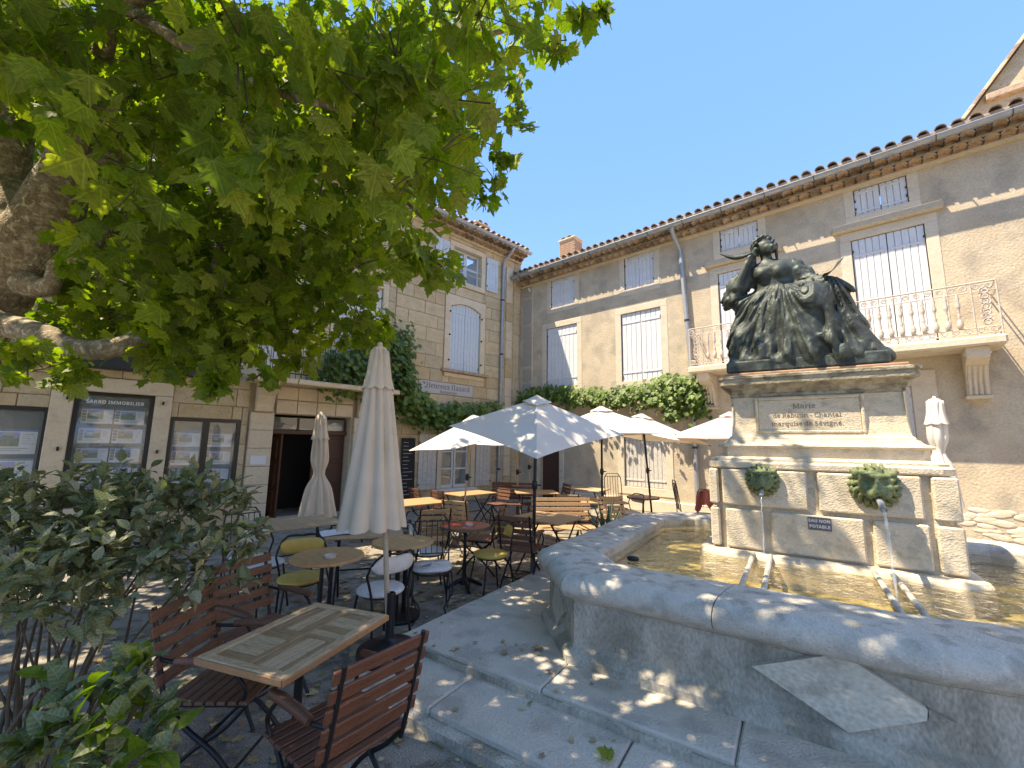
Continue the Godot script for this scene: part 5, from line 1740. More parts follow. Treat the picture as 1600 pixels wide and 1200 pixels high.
func parquet_table() -> void:
	var o := thing("parquet_table", "weathered wooden table with parquet top beside the big folded parasol", "table", at(-1.09, 0, -2.41, 1.236))
	var l := .74
	var w := .53
	for s in [-1.0, 1.0]:
		part("edge_board", cbox(l, .034, .05, .005), M.table_wood, o, at(0, .723, s * (w / 2 - .025)))
		part("edge_trim", cbox(l + .012, .03, .010, .003), M.table_edge, o, at(0, .721, s * (w / 2 + .0055)))
		part("edge_board", cbox(w - .102, .034, .05, .005), M.table_wood, o, at(s * (l / 2 - .025), .7231, 0, PI / 2))
		part("edge_trim", cbox(w + .0, .03, .010, .003), M.table_edge, o, at(s * (l / 2 + .0055), .7205, 0, PI / 2))
	part("cross_board", cbox(l - .102, .030, .035, .004), M.table_wood_dark, o, at(0, .722, 0))
	for s in [-1.0, 1.0]:
		part("cross_board", cbox((w - .102) / 2 - .0185, .030, .035, .004), M.table_wood_dark, o, at(0, .7215, s * ((w - .102) / 4 + .009), PI / 2))
	var bx := (l - .1) / 2 - .0195
	var bz := (w - .1) / 2 - .0195
	var names := ["table_wood", "table_wood_pale", "table_wood_dark"]
	for qx in [-1.0, 1.0]:
		for qz in [-1.0, 1.0]:
			var c := V(qx * (bx / 2 + .0185), .7205, qz * (bz / 2 + .0185))
			var n := 5
			for k in n:
				var y := c.y + rng.randf_range(-.0015, .0015)
				if qx * qz > 0.0: part("parquet_block", cbox(r2(bz - .003, .001), .028, r2(bx / n - .004, .001), .003), M[names[rng.randi() % 3]], o, at(c.x - bx / 2 + bx / n * (k + .5), y, c.z, PI / 2))
				else: part("parquet_block", cbox(r2(bx - .003, .001), .028, r2(bz / n - .004, .001), .003), M[names[rng.randi() % 3]], o, at(c.x, y, c.z - bz / 2 + bz / n * (k + .5)))
	part("under_frame", cbox(l - .06, .012, w - .06, .003), M.table_wood_dark, o, at(0, .70, 0))
	var g := Geo.new()
	g.lathe([[.02, .0], [.026, .02], [.022, .06], [.022, .69], [.08, .694]], 12)
	part("column", g.mesh(), M.iron, o)
	for k in 4:
		var f := Geo.new()
		f.tube([V(0, .10, 0), V(.12, .05, 0), V(.24, .012, 0)], [.02, .017, .013], 6)
		part("foot", f.mesh(), M.iron, o, Transform3D(Basis(Vector3.UP, PI / 4 + k * PI / 2), Vector3.ZERO))

# ---------------------------------------------------------------- plants
func lobed_leaf(size: float) -> ArrayMesh:
	# a plane-tree leaf: five toothed lobes, stalk end at the origin, tip along -y, folded along its ribs
	var out := []
	for p in [[.0, .0], [.12, .07], [.24, .12], [.29, .04], [.42, .03], [.46, -.06], [.64, -.16], [.48, -.22], [.42, -.32], [.52, -.40], [.56, -.48], [.70, -.60], [.54, -.60], [.48, -.66], [.36, -.62], [.27, -.60], [.30, -.74], [.20, -.80], [.18, -.92], [.08, -.96], [.0, -1.14]]:
		out.append(Vector2(p[0], p[1]))
	var g := Geo.new()
	var bend := func(p: Vector2) -> Vector3:
		var r := p - Vector2(0, -.30)
		var z := .10 * absf(p.x) - .26 * r.length_squared() * .55 + .05 * sin(p.x * 9.0 + p.y * 5.0)
		return V(p.x, p.y, z) * size
	var c: Vector3 = bend.call(Vector2(0, -.30))
	for s in [1.0, -1.0]:
		for k in out.size() - 1:
			var a: Vector3 = bend.call(Vector2(out[k].x * s, out[k].y))
			var b: Vector3 = bend.call(Vector2(out[k + 1].x * s, out[k + 1].y))
			if s > 0: g.tri(c, b, a)
			else: g.tri(c, a, b)
	for k in g.v.size():
		var d := g.v[k] - c
		var sm := V(d.x * .25, d.y * .35, size).normalized() * (1.0 if g.n[k].z > 0.0 else -1.0)
		g.n[k] = (g.n[k] * .45 + sm * .55).normalized()
	# stalk
	for q in [Vector3(.012, 0, 0), Vector3(0, 0, .012)]:
		g.tri(V(0, 0, 0) - q * size, V(0, 0, 0) + q * size, V(.02, .45, .06) * size)
	g.with_uv = true
	for p in g.v: g.t.append(Vector2(p.x / size / 1.44 + .5, (.14 - p.y / size) / 1.28))
	return g.mesh()

func oval_leaf(l: float, w: float) -> ArrayMesh:
	var g := Geo.new()
	var L := []
	var R := []
	var Cn := []
	for k in 6:
		var t := k / 5.0
		var hw := w * .5 * sin(PI * pow(t, .85)) 
		var bend := -.35 * l * t * t * .5
		var wv := .05 * l * sin(t * 7.0)
		Cn.append(V(0, l * t, bend))
		L.append(V(-hw, l * t, bend + hw * .35 + wv))
		R.append(V(hw, l * t, bend + hw * .35 - wv))
	for k in 5:
		for q in [[L, Cn], [Cn, R]]:
			if (q[0][k] as Vector3).distance_to(q[1][k]) > 1e-4: g.tri(q[0][k], q[1][k], q[1][k + 1])
			if (q[0][k + 1] as Vector3).distance_to(q[1][k + 1]) > 1e-4: g.tri(q[0][k], q[1][k + 1], q[0][k + 1])
	g.with_uv = true
	for p in g.v: g.t.append(Vector2(p.x / l / .7 + .5, p.y / l))
	return g.mesh()

func foliage(parent: Node, places: Array, leaf: ArrayMesh, singles: int, single_mats: Array, many_mat: Material, tints: Array, eye: bool) -> void:
	# the leaves that show largest become parts, the rest one mass
	var order := []
	for k in places.size():
		var p: Vector3 = places[k].origin
		var d := p.distance_to(CAM)
		var seen := p.z < -.3 and absf(p.x) < -p.z * 1.25 and p.y - 1.75 < -p.z * 1.15
		order.append([d / places[k].basis.x.length() if seen or not eye else 1e3 + d, k])
	order.sort_custom(func(a, b): return a[0] < b[0])
	for k in mini(singles, order.size()):
		part("leaf", leaf, single_mats[rng.randi() % single_mats.size()], parent, places[order[k][1]])
	var n := maxi(0, order.size() - singles)
	if n == 0: return
	var mm := MultiMesh.new()
	mm.transform_format = MultiMesh.TRANSFORM_3D
	mm.use_colors = true
	mm.mesh = leaf
	mm.instance_count = n
	for k in n:
		mm.set_instance_transform(k, places[order[singles + k][1]])
		var t := rng.randf() * (tints.size() - 1)
		var i := mini(int(t), tints.size() - 2)
		mm.set_instance_color(k, (tints[i] as Color).lerp(tints[i + 1], t - i))
	var o := MultiMeshInstance3D.new()
	o.name = "foliage"
	o.multimesh = mm
	o.material_override = many_mat
	o.set_meta("kind", "stuff")
	parent.add_child(o, true)

func hang(p: Vector3, size: float, droop: float) -> Transform3D:
	# a leaf whose tip points outward and down
	var a := rng.randf() * TAU
	var tip := V(cos(a), -droop * rng.randf_range(.5, 1.5), sin(a)).normalized()
	var nrm := V(rng.randf_range(-1, 1), rng.randf_range(.2, 1.2), rng.randf_range(-1, 1))
	nrm = (nrm - tip * nrm.dot(tip)).normalized()
	var y := -tip
	var x := y.cross(nrm)
	var s := size * rng.randf_range(.65, 1.2)
	return Transform3D(Basis(x * s, y * s, nrm * s), p)

func plane_tree() -> void:
	var o := thing("plane_tree", "mottled plane tree reaching in from the left with a large green crown", "tree")
	var limb := func(called: String, pts: Array) -> void:
		var P := []
		var Rr := []
		for q in pts:
			P.append(V(q[0], q[1], q[2]))
			Rr.append(q[3])
		var c := curve(P, P.size() * 4)
		var rr := []
		for k in c.size():
			var t := k / float(c.size() - 1) * (Rr.size() - 1)
			var i := mini(int(t), Rr.size() - 2)
			rr.append(lerpf(Rr[i], Rr[i + 1], t - i) * (1.0 + .06 * sin(k * 2.1) + .05 * sin(k * .9)))
		var g := Geo.new()
		g.tube(c, rr, 16)
		part(called, g.mesh(), M.bark, o)
	limb.call("trunk", [[-5.9, 0, -4.3, .48], [-5.9, .5, -4.3, .40], [-5.85, 1.4, -4.3, .36], [-5.78, 2.4, -4.25, .35], [-5.45, 3.2, -4.15, .35], [-4.98, 3.6, -4.1, .33], [-4.78, 3.95, -4.05, .26]])
	limb.call("limb", [[-4.98, 3.55, -4.1, .30], [-4.67, 4.15, -4.0, .21], [-4.48, 4.58, -3.9, .13], [-4.21, 5.07, -3.8, .09], [-3.84, 5.46, -3.9, .07], [-3.02, 5.99, -4.1, .055], [-1.89, 6.5, -4.4, .045], [-.72, 6.85, -4.7, .035], [.44, 7.38, -4.9, .02]])
	limb.call("limb", [[-4.98, 3.61, -4.1, .30], [-5.45, 4.41, -4.2, .18], [-5.84, 5.25, -4.3, .15], [-6.39, 6.5, -4.4, .12]])
	limb.call("limb", [[-5.75, 2.75, -4.1, .2], [-5.4, 2.95, -3.98, .14], [-5.0, 2.84, -3.9, .125], [-4.43, 2.7, -3.8, .115], [-3.89, 2.53, -3.7, .105], [-3.54, 2.58, -3.75, .085], [-3.39, 2.83, -3.95, .075], [-3.24, 3.14, -4.1, .068], [-3.1, 3.53, -4.2, .06], [-3.12, 3.88, -4.3, .045], [-3.09, 4.39, -4.6, .03]])
	limb.call("limb", [[-4.85, 3.25, -4.02, .13], [-4.52, 3.2, -3.95, .075], [-4.41, 3.43, -3.9, .06], [-4.19, 3.53, -3.9, .05], [-4.16, 3.99, -4.2, .03], [-4.06, 4.37, -4.6, .02]])
	limb.call("limb", [[-4.5, 4.5, -3.92, .12], [-4.22, 4.75, -4.1, .085], [-4.06, 5.11, -4.3, .07], [-3.67, 5.5, -4.6, .055], [-2.79, 5.48, -5.0, .045], [-1.78, 5.2, -5.3, .03], [-.99, 4.52, -5.4, .015]])
	limb.call("limb", [[-5.45, 4.41, -4.2, .17], [-5.25, 5.31, -4.0, .12], [-5.31, 5.89, -3.9, .11], [-5.07, 6.72, -3.8, .08]])
	# overhead limbs carrying the crown above and behind the viewer
	limb.call("limb", [[-5.84, 5.25, -4.3, .14], [-4.8, 5.9, -2.6, .11], [-3.4, 6.1, -1.0, .08], [-2.0, 6.0, .8, .05]])
	limb.call("limb", [[-4.21, 5.07, -3.8, .08], [-2.9, 4.9, -2.7, .06], [-1.6, 4.7, -2.3, .045], [-.3, 5.0, -2.2, .03], [.6, 5.3, -2.2, .015]])
	limb.call("limb", [[-2.9, 4.9, -2.7, .05], [-1.7, 3.95, -2.3, .03], [-.9, 3.55, -2.1, .018]])
	var L := lobed_leaf(1.0)
	var places := []
	var twigs := Geo.new()
	var cl := crown()
	for i in range(0, cl.size(), 4):
		var c := V(cl[i], cl[i + 1], cl[i + 2])
		var r: float = cl[i + 3]
		var out_of_view := c.z > -1.4 or c.y - 1.75 > -c.z * 1.35
		var n := int((150.0 if not out_of_view else 160.0) * r * r) + 9
		for k in n:
			var d := V(rng.randfn(), rng.randfn() * .8, rng.randfn()).normalized() * r * pow(rng.randf(), .45)
			var near := c.distance_to(CAM) < 3.6
			places.append(hang(c + d, (.168 if near else .165) * rng.randf_range(.6, 1.15), 1.5 if near else 1.1))
		for k in 3:
			var d := V(rng.randfn(), rng.randfn() * .5 + .3, rng.randfn()).normalized() * r
			twigs.tube([c - d * .9, c + d * .1 + V(0, .03, 0), c + d], [.006, .004, .002], 4, false)
	part("twigs", twigs.mesh(), M.twig, o).set_meta("kind", "stuff")
	foliage(o, places, L, 290, [M.plane_leaf_0, M.plane_leaf_1, M.plane_leaf_2, M.plane_leaf_3], M.plane_leaves, [Color(.22, .33, .04), Color(.31, .43, .05), Color(.38, .50, .06), Color(.47, .54, .10)], true)

func bush(called: String, label: String, spots: Array, root: Vector3, leaf: ArrayMesh, per: float, size: float, singles: int, tints: Array, mats: Array) -> void:
	var o := thing(called, label, "shrub")
	var places := []
	var st := Geo.new()
	for i in range(0, spots.size(), 4):
		var c := V(spots[i], spots[i + 1], spots[i + 2])
		var r: float = spots[i + 3]
		var foot := root + V(rng.randf_range(-.25, .25), 0, rng.randf_range(-.25, .25))
		st.tube(curve([foot, foot.lerp(c, .5) + V(rng.randf_range(-.1, .1), .08, rng.randf_range(-.1, .1)), c], 7), [.013, .012, .010, .008, .006, .005, .004, .003], 6, false)
		var ns := int(per * r * r / 9.0) + 2
		for s in ns:
			var dir := V(rng.randfn(), rng.randfn() * .7 + .45, rng.randfn()).normalized()
			var p0 := c + dir * r * rng.randf_range(.1, .5)
			var p1 := c + dir * r * rng.randf_range(.85, 1.1)
			st.tube([p0, p1], [.0035, .0018], 4, false)
			for k in 9:
				var p := p0.lerp(p1, k / 8.0)
				var out := (dir + V(rng.randfn(), rng.randfn(), rng.randfn()) * .75).normalized()
				var nrm := V(rng.randf_range(-.6, .6), 1, rng.randf_range(-.6, .6))
				nrm = (nrm - out * nrm.dot(out)).normalized()
				var sc := size * rng.randf_range(.7, 1.25)
				places.append(Transform3D(Basis(out.cross(nrm) * sc, out * sc, nrm * sc), p))
	part("stems", st.mesh(), M.twig, o).set_meta("kind", "stuff")
	foliage(o, places, leaf, singles, mats, M.silver_leaves, tints, true)

func vine(called: String, label: String, xf: Transform3D, path: Array, thick: float, n: int, sd: int) -> void:
	var o := thing(called, label, "vine", xf)
	rng.seed = sd
	var g := Geo.new()
	var P := []
	for q in path: P.append(V(q[0], q[1], .1))
	g.tube(curve(P, P.size() * 3), [.018], 6)
	part("stem", g.mesh(), M.twig, o)
	var mm := MultiMesh.new()
	mm.transform_format = MultiMesh.TRANSFORM_3D
	mm.use_colors = true
	mm.mesh = lobed_leaf(1.0)
	mm.instance_count = n
	var noise := FastNoiseLite.new()
	noise.frequency = .9
	for k in n:
		var t := rng.randf() * (path.size() - 1)
		var i := mini(int(t), path.size() - 2)
		var u := t - i
		var w := lerpf(path[i][2], path[i + 1][2], u) * (1.0 + .5 * noise.get_noise_2d(t * 3.0, sd))
		var p := V(lerpf(path[i][0], path[i + 1][0], u), lerpf(path[i][1], path[i + 1][1], u), .12)
		p += V(rng.randfn() * .12, clampf(rng.randfn() * .5, -1.2, 1.0) * w, absf(rng.randfn()) * thick * .5)
		var tip := V(rng.randfn() * .5, -1.0, .25 + rng.randf() * .5).normalized()
		var nrm := V(rng.randfn() * .5, .5 + rng.randf() * .5, 1.0)
		nrm = (nrm - tip * nrm.dot(tip)).normalized()
		var s := rng.randf_range(.07, .13)
		mm.set_instance_transform(k, Transform3D(Basis((-tip).cross(nrm) * s, -tip * s, nrm * s), p))
		mm.set_instance_color(k, Color(.07, .15, .022).lerp(Color(.24, .36, .05), rng.randf()))
	var f := MultiMeshInstance3D.new()
	f.name = "foliage"
	f.multimesh = mm
	f.material_override = M.vine_leaves
	f.set_meta("kind", "stuff")
	o.add_child(f)

func agave(x: float, z: float) -> void:
	var o := thing("agave", "spiky green agave in a pot behind the fountain rim", "plant", at(x, 0, z))
	var g := Geo.new()
	g.lathe([[0, 0], [.16, 0], [.22, .34], [.24, .36], [.24, .40], [.2, .40], [.19, .36], [0, .36]], 20, true)
	part("pot", g.mesh(), M.terracotta, o)
	for k in 24:
		var a := k * 2.4
		var out := .12 + .4 * (k / 24.0)
		var hgt := .62 - .42 * (k / 24.0)
		var q := Geo.new()
		var rows := []
		for i in 7:
			var t := i / 6.0
			var c := V(out * t, .36 + hgt * (t - .35 * t * t * (k / 24.0)), 0)
			var w := .035 * (1.0 - t * t) + .002
			rows.append(PackedVector3Array([c + V(0, 0, -w), c + V(-.012, .0, 0), c + V(0, 0, w), c + V(.008, -.008, 0)]))
		q.surf(rows, true, false)
		part("leaf", q.mesh(), M.agave, o, Transform3D(Basis(Vector3.UP, a), Vector3.ZERO))

func crown() -> PackedFloat32Array:
	# clumps of leaves: x, y, z, radius
	return PackedFloat32Array([
		-0.23, 4.21, -2.15, 0.29, -1.01, 3.84, -2.5, 0.21, -3.64, 4.45, -2.65, 0.26, -1.07, 3.39, -2.23, 0.31, -0.79, 4.26, -2.53, 0.27, -1.39, 3.82, -2.82, 0.33, -2.95, 4.04, -2.86, 0.21, -2.65, 4.03, -2.16, 0.23,
		-0.94, 3.59, -1.9, 0.26, -2.83, 3.86, -2.08, 0.25, -1.33, 3.14, -1.99, 0.21, -2.52, 4.44, -2.81, 0.22, -0.38, 3.66, -2.15, 0.31, -0.46, 3.25, -2.1, 0.31, -3.69, 4.91, -2.9, 0.31, -1.09, 3.67, -2.93, 0.26,
		-2.5, 4.25, -2.55, 0.24, -1.5, 3.35, -2.48, 0.2, -1.43, 3.77, -1.9, 0.31, -1.6, 3.46, -2.76, 0.21, -1.2, 3.91, -2.2, 0.31, -0.77, 3.59, -2.49, 0.27, -2.89, 3.53, -2.94, 0.32, -1.64, 3.25, -2.27, 0.23,
		-1.77, 3.93, -2.51, 0.33, -2.59, 4.53, -2.48, 0.23, -2.21, 3.38, -1.92, 0.24, -0.78, 3.79, -2.17, 0.24, -1.72, 4.36, -2.39, 0.24, -1.62, 3.66, -2.82, 0.31, -0.63, 3.7, -1.93, 0.22, -0.6, 4.07, -2.52, 0.2,
		-2.27, 3.33, -2.41, 0.27, -1.41, 3.4, -2.23, 0.22, -0.46, 7.83, -5.28, 0.53, -5.99, 6.86, -6.2, 0.46, -2.66, 4.15, -3.15, 0.34, -3.82, 8.13, -6.06, 0.52, -2.39, 7.34, -5.97, 0.35, -3.63, 6.38, -5.36, 0.54,
		-4.63, 4.14, -4.78, 0.41, -7.12, 8.11, -5.9, 0.43, -4.87, 4.97, -3.77, 0.38, -3.23, 5.12, -3.89, 0.54, -6.94, 5.59, -5.76, 0.37, -4.51, 6.06, -4.43, 0.54, -2.75, 4.22, -4.25, 0.53, -3.14, 4.44, -5.62, 0.47,
		-3.71, 5.17, -5.5, 0.37, -2.52, 4.81, -3.03, 0.39, -1.76, 5.75, -5.14, 0.53, -6.47, 3.91, -6.21, 0.37, -3.68, 3.14, -4.26, 0.49, -3.63, 5.93, -3.9, 0.4, -2.57, 2.96, -3.58, 0.33, -1, 8.26, -5.41, 0.38,
		-1.23, 4.99, -4.33, 0.46, -4.98, 4.97, -5.36, 0.37, -6.17, 7.44, -5.83, 0.45, -4.18, 5.43, -4.62, 0.37, -4.36, 7.56, -6.03, 0.34, -1.88, 4.04, -4.18, 0.35, -5.73, 6.65, -5.09, 0.37, -4.7, 3.34, -4.55, 0.34,
		-1.83, 3.61, -3.52, 0.48, -4.75, 7.4, -6.05, 0.39, -3.01, 6.65, -5.77, 0.55, -3.19, 5.55, -3.65, 0.32, -3.42, 6.93, -4.76, 0.47, 0.14, 6.75, -4.19, 0.44, -7.25, 7.27, -5.96, 0.35, -3.66, 3.88, -6.13, 0.35,
		-6.05, 6.18, -5.65, 0.36, -4.56, 5.09, -4.23, 0.35, -5.47, 4.13, -5.6, 0.45, -6.65, 3.32, -5.22, 0.45, -4.07, 5.1, -4.36, 0.47, -3.51, 5.49, -4.98, 0.43, -4.72, 3.58, -4.77, 0.36, -4.33, 5.43, -3.29, 0.42,
		-0.79, 4.87, -4.61, 0.41, -0.57, 6.59, -4.57, 0.54, 0.26, 8.31, -5.98, 0.34, -4.69, 4.03, -5.77, 0.38, -2.23, 4.95, -3.58, 0.36, -3.19, 4.82, -5.79, 0.45, -1.05, 5.81, -5.38, 0.33, -0.7, 7.79, -6.15, 0.45,
		-1.14, 4.57, -3.11, 0.35, -2.55, 6.22, -5.87, 0.35, -3.07, 3.26, -3.01, 0.4, -6.16, 5.82, -4.87, 0.46, -5.45, 7.28, -5.04, 0.52, -0.52, 4.19, -3.04, 0.47, -2.34, 5.54, -4.42, 0.54, -0.81, 4.85, -3.14, 0.44,
		-4.38, 7.19, -5.49, 0.32, -2.61, 3.43, -4.07, 0.34, -1.28, 5.99, -4.4, 0.5, -3.66, 7.59, -6.09, 0.37, -3.44, 3.46, -5.5, 0.42, -2.6, 6.29, -4.99, 0.34, -2.86, 5.22, -3.13, 0.48, -4.87, 5.98, -3.66, 0.39,
		-3.91, 5.84, -4.61, 0.52, -3.03, 3.4, -3.66, 0.52, -6.31, 5.59, -5.66, 0.38, -6.65, 4.61, -5.52, 0.48, -5.01, 6.76, -5.7, 0.47, -1.35, 7.69, -5.47, 0.45, -3.7, 3.6, -4.12, 0.36, -3.58, 4.39, -4.05, 0.36,
		-4.03, 4.92, -3.11, 0.41, -2.82, 4.18, -5.95, 0.49, -3.87, 4.06, -4.34, 0.5, -1.17, 4.11, -4.36, 0.42, -3.48, 8.31, -6.01, 0.44, -6.51, 4.85, -5.3, 0.44, -3.89, 6.97, -4.28, 0.32, -5.78, 4.08, -5.72, 0.37,
		-1.5, 4.43, -3.72, 0.54, -4.93, 4.86, -5.97, 0.43, -5.28, 5.27, -5.67, 0.4, -4.69, 5.27, -5.04, 0.47, -0.9, 7.4, -5.03, 0.32, -6.42, 3.25, -5.99, 0.47, -2.53, 2.76, -3.8, 0.37, -2.07, 4.1, -4.88, 0.55,
		-5.17, 5.32, -4.77, 0.51, -4.35, 3.3, -4.87, 0.38, -2.23, 4.64, -5.23, 0.46, -1.54, 6.35, -4.47, 0.5, -7.19, 7.51, -5.48, 0.53, -2.07, 6.38, -5.52, 0.45, -4.14, 5.4, -4.02, 0.42, -4.89, 5.35, -6.27, 0.43,
		-2.97, 6.03, -3.68, 0.35, -1.22, 6.72, -4.56, 0.33, -4.2, 4.81, -5.17, 0.35, -0.74, 6.01, -5.02, 0.42, -3.22, 3.3, -4.25, 0.45, -3.31, 3.74, -4.22, 0.51, -2.91, 7.06, -5.58, 0.48, -5.61, 3.88, -5.37, 0.46,
		-3.8, 7.32, -5.4, 0.5, -3.99, 8.22, -5.47, 0.37, -6.1, 7.21, -5.24, 0.4, -1.81, 4.52, -3.48, 0.33, -5.31, 4.37, -4.66, 0.32, -7.93, 8.8, -5.79, 0.43, -1.88, 6.76, -5.43, 0.34, -3.32, 5.11, -3.04, 0.48,
		-2.35, 3.74, -3.71, 0.33, -1.57, 5.37, -5.79, 0.38, -4.55, 7.97, -5.69, 0.4, -6.72, 5.77, -5.89, 0.35, -2.46, 5.15, -3.65, 0.4, -7.28, 4.16, -5.74, 0.32, -5.21, 8.04, -5.66, 0.44, -6.6, 7.31, -5.28, 0.37,
		-6.28, 7.12, -4.59, 0.38, -5.93, 4.81, -5.6, 0.45, -6.06, 3.35, -4.83, 0.52, -1.44, 9.17, -6.05, 0.43, -4.21, 5.76, -3.8, 0.51, -3.53, 5.64, -3.44, 0.46, -7.88, 5.64, -5.99, 0.38, -3.38, 4.24, -4.7, 0.34,
		-2.48, 4.07, -3.45, 0.54, -6.83, 4.39, -5.17, 0.38, -4.91, 6.18, -3.94, 0.41, -4.7, 6.4, -4.75, 0.51, -1.58, 3.95, -3.64, 0.48, -3.01, 4.56, -4.5, 0.39, -2.57, 5.44, -3.95, 0.5, -5.47, 7.04, -4.41, 0.33,
		-5.5, 3.06, -4.84, 0.45, -3.91, 3.16, -4.64, 0.37, -3.18, 5.49, -6.24, 0.43, -3.55, 4.51, -5.12, 0.44, -0.76, 8.41, -6.13, 0.51, -3.32, 7.76, -5.21, 0.51, -1.76, 6.76, -4.77, 0.38, -1.83, 4.89, -4.84, 0.41,
		-5.61, 4.96, -4.96, 0.51, -2.1, 5.39, -4.23, 0.33, -6.26, 8.82, -5.74, 0.39, -3.36, 2.8, -3.9, 0.38, -1.77, 8.46, -5.67, 0.35, -2.4, 5.89, -4.95, 0.37, -0.14, 7.19, -4.74, 0.38, -0.9, 5.71, -4.82, 0.39,
		-4.85, 8.51, -5.72, 0.39, -1.6, 6.58, -4.16, 0.44, -3.75, 6.24, -3.72, 0.35, -1.67, 7.33, -5.91, 0.5, -1.86, 6.14, -5.11, 0.48, -3.52, 4.58, -3.13, 0.39, -4.17, 4.83, -4.12, 0.32, -7.67, 7.12, -5.53, 0.37,
		-0.59, 7.47, -6.03, 0.42, -1.23, 8.72, -5.58, 0.38, -0.41, 6.56, -4.15, 0.37, -7.12, 6.61, -5.25, 0.42, -5.25, 5.4, -4.16, 0.36, -6.52, 5.46, -5.94, 0.47, -6.84, 3.68, -5.25, 0.36, -2.05, 4.89, -3.77, 0.33,
		-3.53, 6.09, -4.65, 0.42, -4.95, 5.97, -5.64, 0.53, -5.69, 6.13, -4.8, 0.4, -7.85, 4.66, -6.16, 0.45, -2.57, 3.86, -4.1, 0.52, -1.59, 5.37, -4.33, 0.44, -2.2, 6.14, -3.81, 0.34, -2.82, 6.41, -4.77, 0.37,
		-2.61, 7.38, -4.88, 0.34, -0.62, 5.34, -3.18, 0.37, -3.31, 3.35, -5.77, 0.36, -1.18, 4.59, -3.51, 0.51, -2.96, 2.85, -4.03, 0.4, -5.47, 5.99, -3.87, 0.38, -0.96, 4.54, -4.12, 0.45, -1.68, 4.69, -3.21, 0.39,
		-5.36, 4.33, -6.07, 0.4, -3.86, 3.56, -4.81, 0.34, -4.88, 4.06, -5.15, 0.37, -2.85, 8.7, -5.8, 0.4, -7.26, 7.81, -5.8, 0.47, -2.62, 3.44, -3.53, 0.42, -3.49, 4.78, -4.78, 0.47, -1.79, 5.13, -3.83, 0.48,
		-3.29, 3.97, -3.42, 0.32, -3.58, 3.15, -3.57, 0.35, -3.63, 5.47, -6.01, 0.4, -7.7, 5.29, -5.94, 0.54, -1.67, 5.64, -3.84, 0.42, -2.09, 8.79, -5.94, 0.48, -6.25, 5.66, -5.19, 0.35, -1, 5.43, -3.85, 0.34,
		-6.38, 4.9, -4.78, 0.4, -1.63, 4.76, -3.63, 0.35, -2.31, 5.6, -6.11, 0.32, -1.7, 3.72, -4.05, 0.44, -2.05, 6.1, -4.51, 0.49, -2.01, 4.2, -3.45, 0.53, -3.17, 5.42, -5.6, 0.37, -3.22, 4.72, -3.64, 0.45,
		-3.28, 3.43, -4.68, 0.33, -5.15, 6.58, -5.96, 0.36, 0.54, 5.48, -3.2, 0.12, 0.73, 5.55, -3.2, 0.05, 0.28, 4.96, -3, 0.16, 0.01, 5.69, -4.6, 0.2, -0.26, 4.94, -4.8, 0.2, -0.4, 4.83, -5, 0.18,
		-0.65, 3.29, -3.6, 0.22, -0.73, 3.29, -3.4, 0.2, -0.86, 3.27, -3.3, 0.2, -1.56, 3.11, -4.6, 0.25, -1.64, 3.06, -5, 0.2, -2.56, 2.22, -3.6, 0.14, -2.55, 2.33, -3.6, 0.2, -3.66, 2.32, -3.4, 0.2,
		-3.75, 2.34, -3.2, 0.22, -3.7, 2.24, -3.5, 0.12, -1.71, 3.29, -4.5, 0.3, -2.21, 2.31, -3.7, 0.14, -2.34, 2.65, -4.6, 0.2, -3.39, 2.51, -4, 0.25, -0.2, 5.25, -4.7, 0.2, -0.06, 6.03, -4.5, 0.22,
		-2.13, 3.39, -4.8, 0.3, -2.31, 3.09, -4.6, 0.3, -1.96, 3.18, -5, 0.25, -2.33, 3.18, -4.2, 0.3, -2.61, 2.89, -4.4, 0.3, -2.74, 2.7, -4.2, 0.26, -2, 3.79, -5.2, 0.3, -2.4, 3.79, -5, 0.3,
		-2.85, 2.65, -4, 0.26, -3.09, 2.52, -4, 0.2, -1.72, 2.98, -5, 0.18, -2.65, 2.97, -5, 0.25, -2.27, 3.02, -5.2, 0.22, -4.67, 4.33, -5.57, 0.27, -4.01, 3.74, -5.94, 0.33, -5.03, 3.19, -4.8, 0.28,
		-3.65, 3.4, -4.93, 0.34, -2.6, 2.98, -4.64, 0.23, -3.12, 3.54, -5.6, 0.33, -5.56, 3.24, -5.45, 0.29, -4.78, 3.02, -4.69, 0.3, -2.96, 2.93, -3.62, 0.36, -3.86, 3.53, -4.41, 0.26, -6.1, 4.02, -5.85, 0.33,
		-1.78, 3.45, -4.13, 0.23, -3.61, 3.88, -5.68, 0.25, -3.41, 3.58, -5.07, 0.27, -3.72, 2.81, -4.36, 0.32, -3.52, 4.52, -5.84, 0.23, -3.79, 4.34, -6, 0.3, -2.5, 3.56, -5.35, 0.31, -4.97, 4.17, -5.78, 0.24,
		-1.49, 3.4, -3.86, 0.23, -4.63, 2.88, -5.38, 0.24, -4.4, 3.86, -5.11, 0.26, -2.53, 4.27, -5.68, 0.36, -3.64, 3.93, -4.59, 0.31, -2.81, 3.67, -5.37, 0.24, -3.04, 3.78, -6.02, 0.23, -3.58, 2.91, -5.15, 0.3,
		-4.39, 3.64, -4.31, 0.35, -2.63, 3.87, -4.47, 0.28, -4.36, 4.09, -5.05, 0.23, -3.33, 3.03, -5.15, 0.28, -4.37, 3.13, -4.52, 0.27, -2.35, 3.52, -4.04, 0.35, -4.75, 3.1, -5.87, 0.29, -5.75, 4.42, -5.89, 0.24,
		-2.72, 3.01, -3.91, 0.29, -4.65, 3.32, -4.92, 0.27, -4.07, 4.1, -5.92, 0.23, -3.31, 3.89, -5.15, 0.33, -1.77, 4.25, -5.21, 0.32, -2.63, 3.95, -5.71, 0.28, -2.34, 4.71, -6.04, 0.28, -5.31, 3.45, -5.8, 0.33,
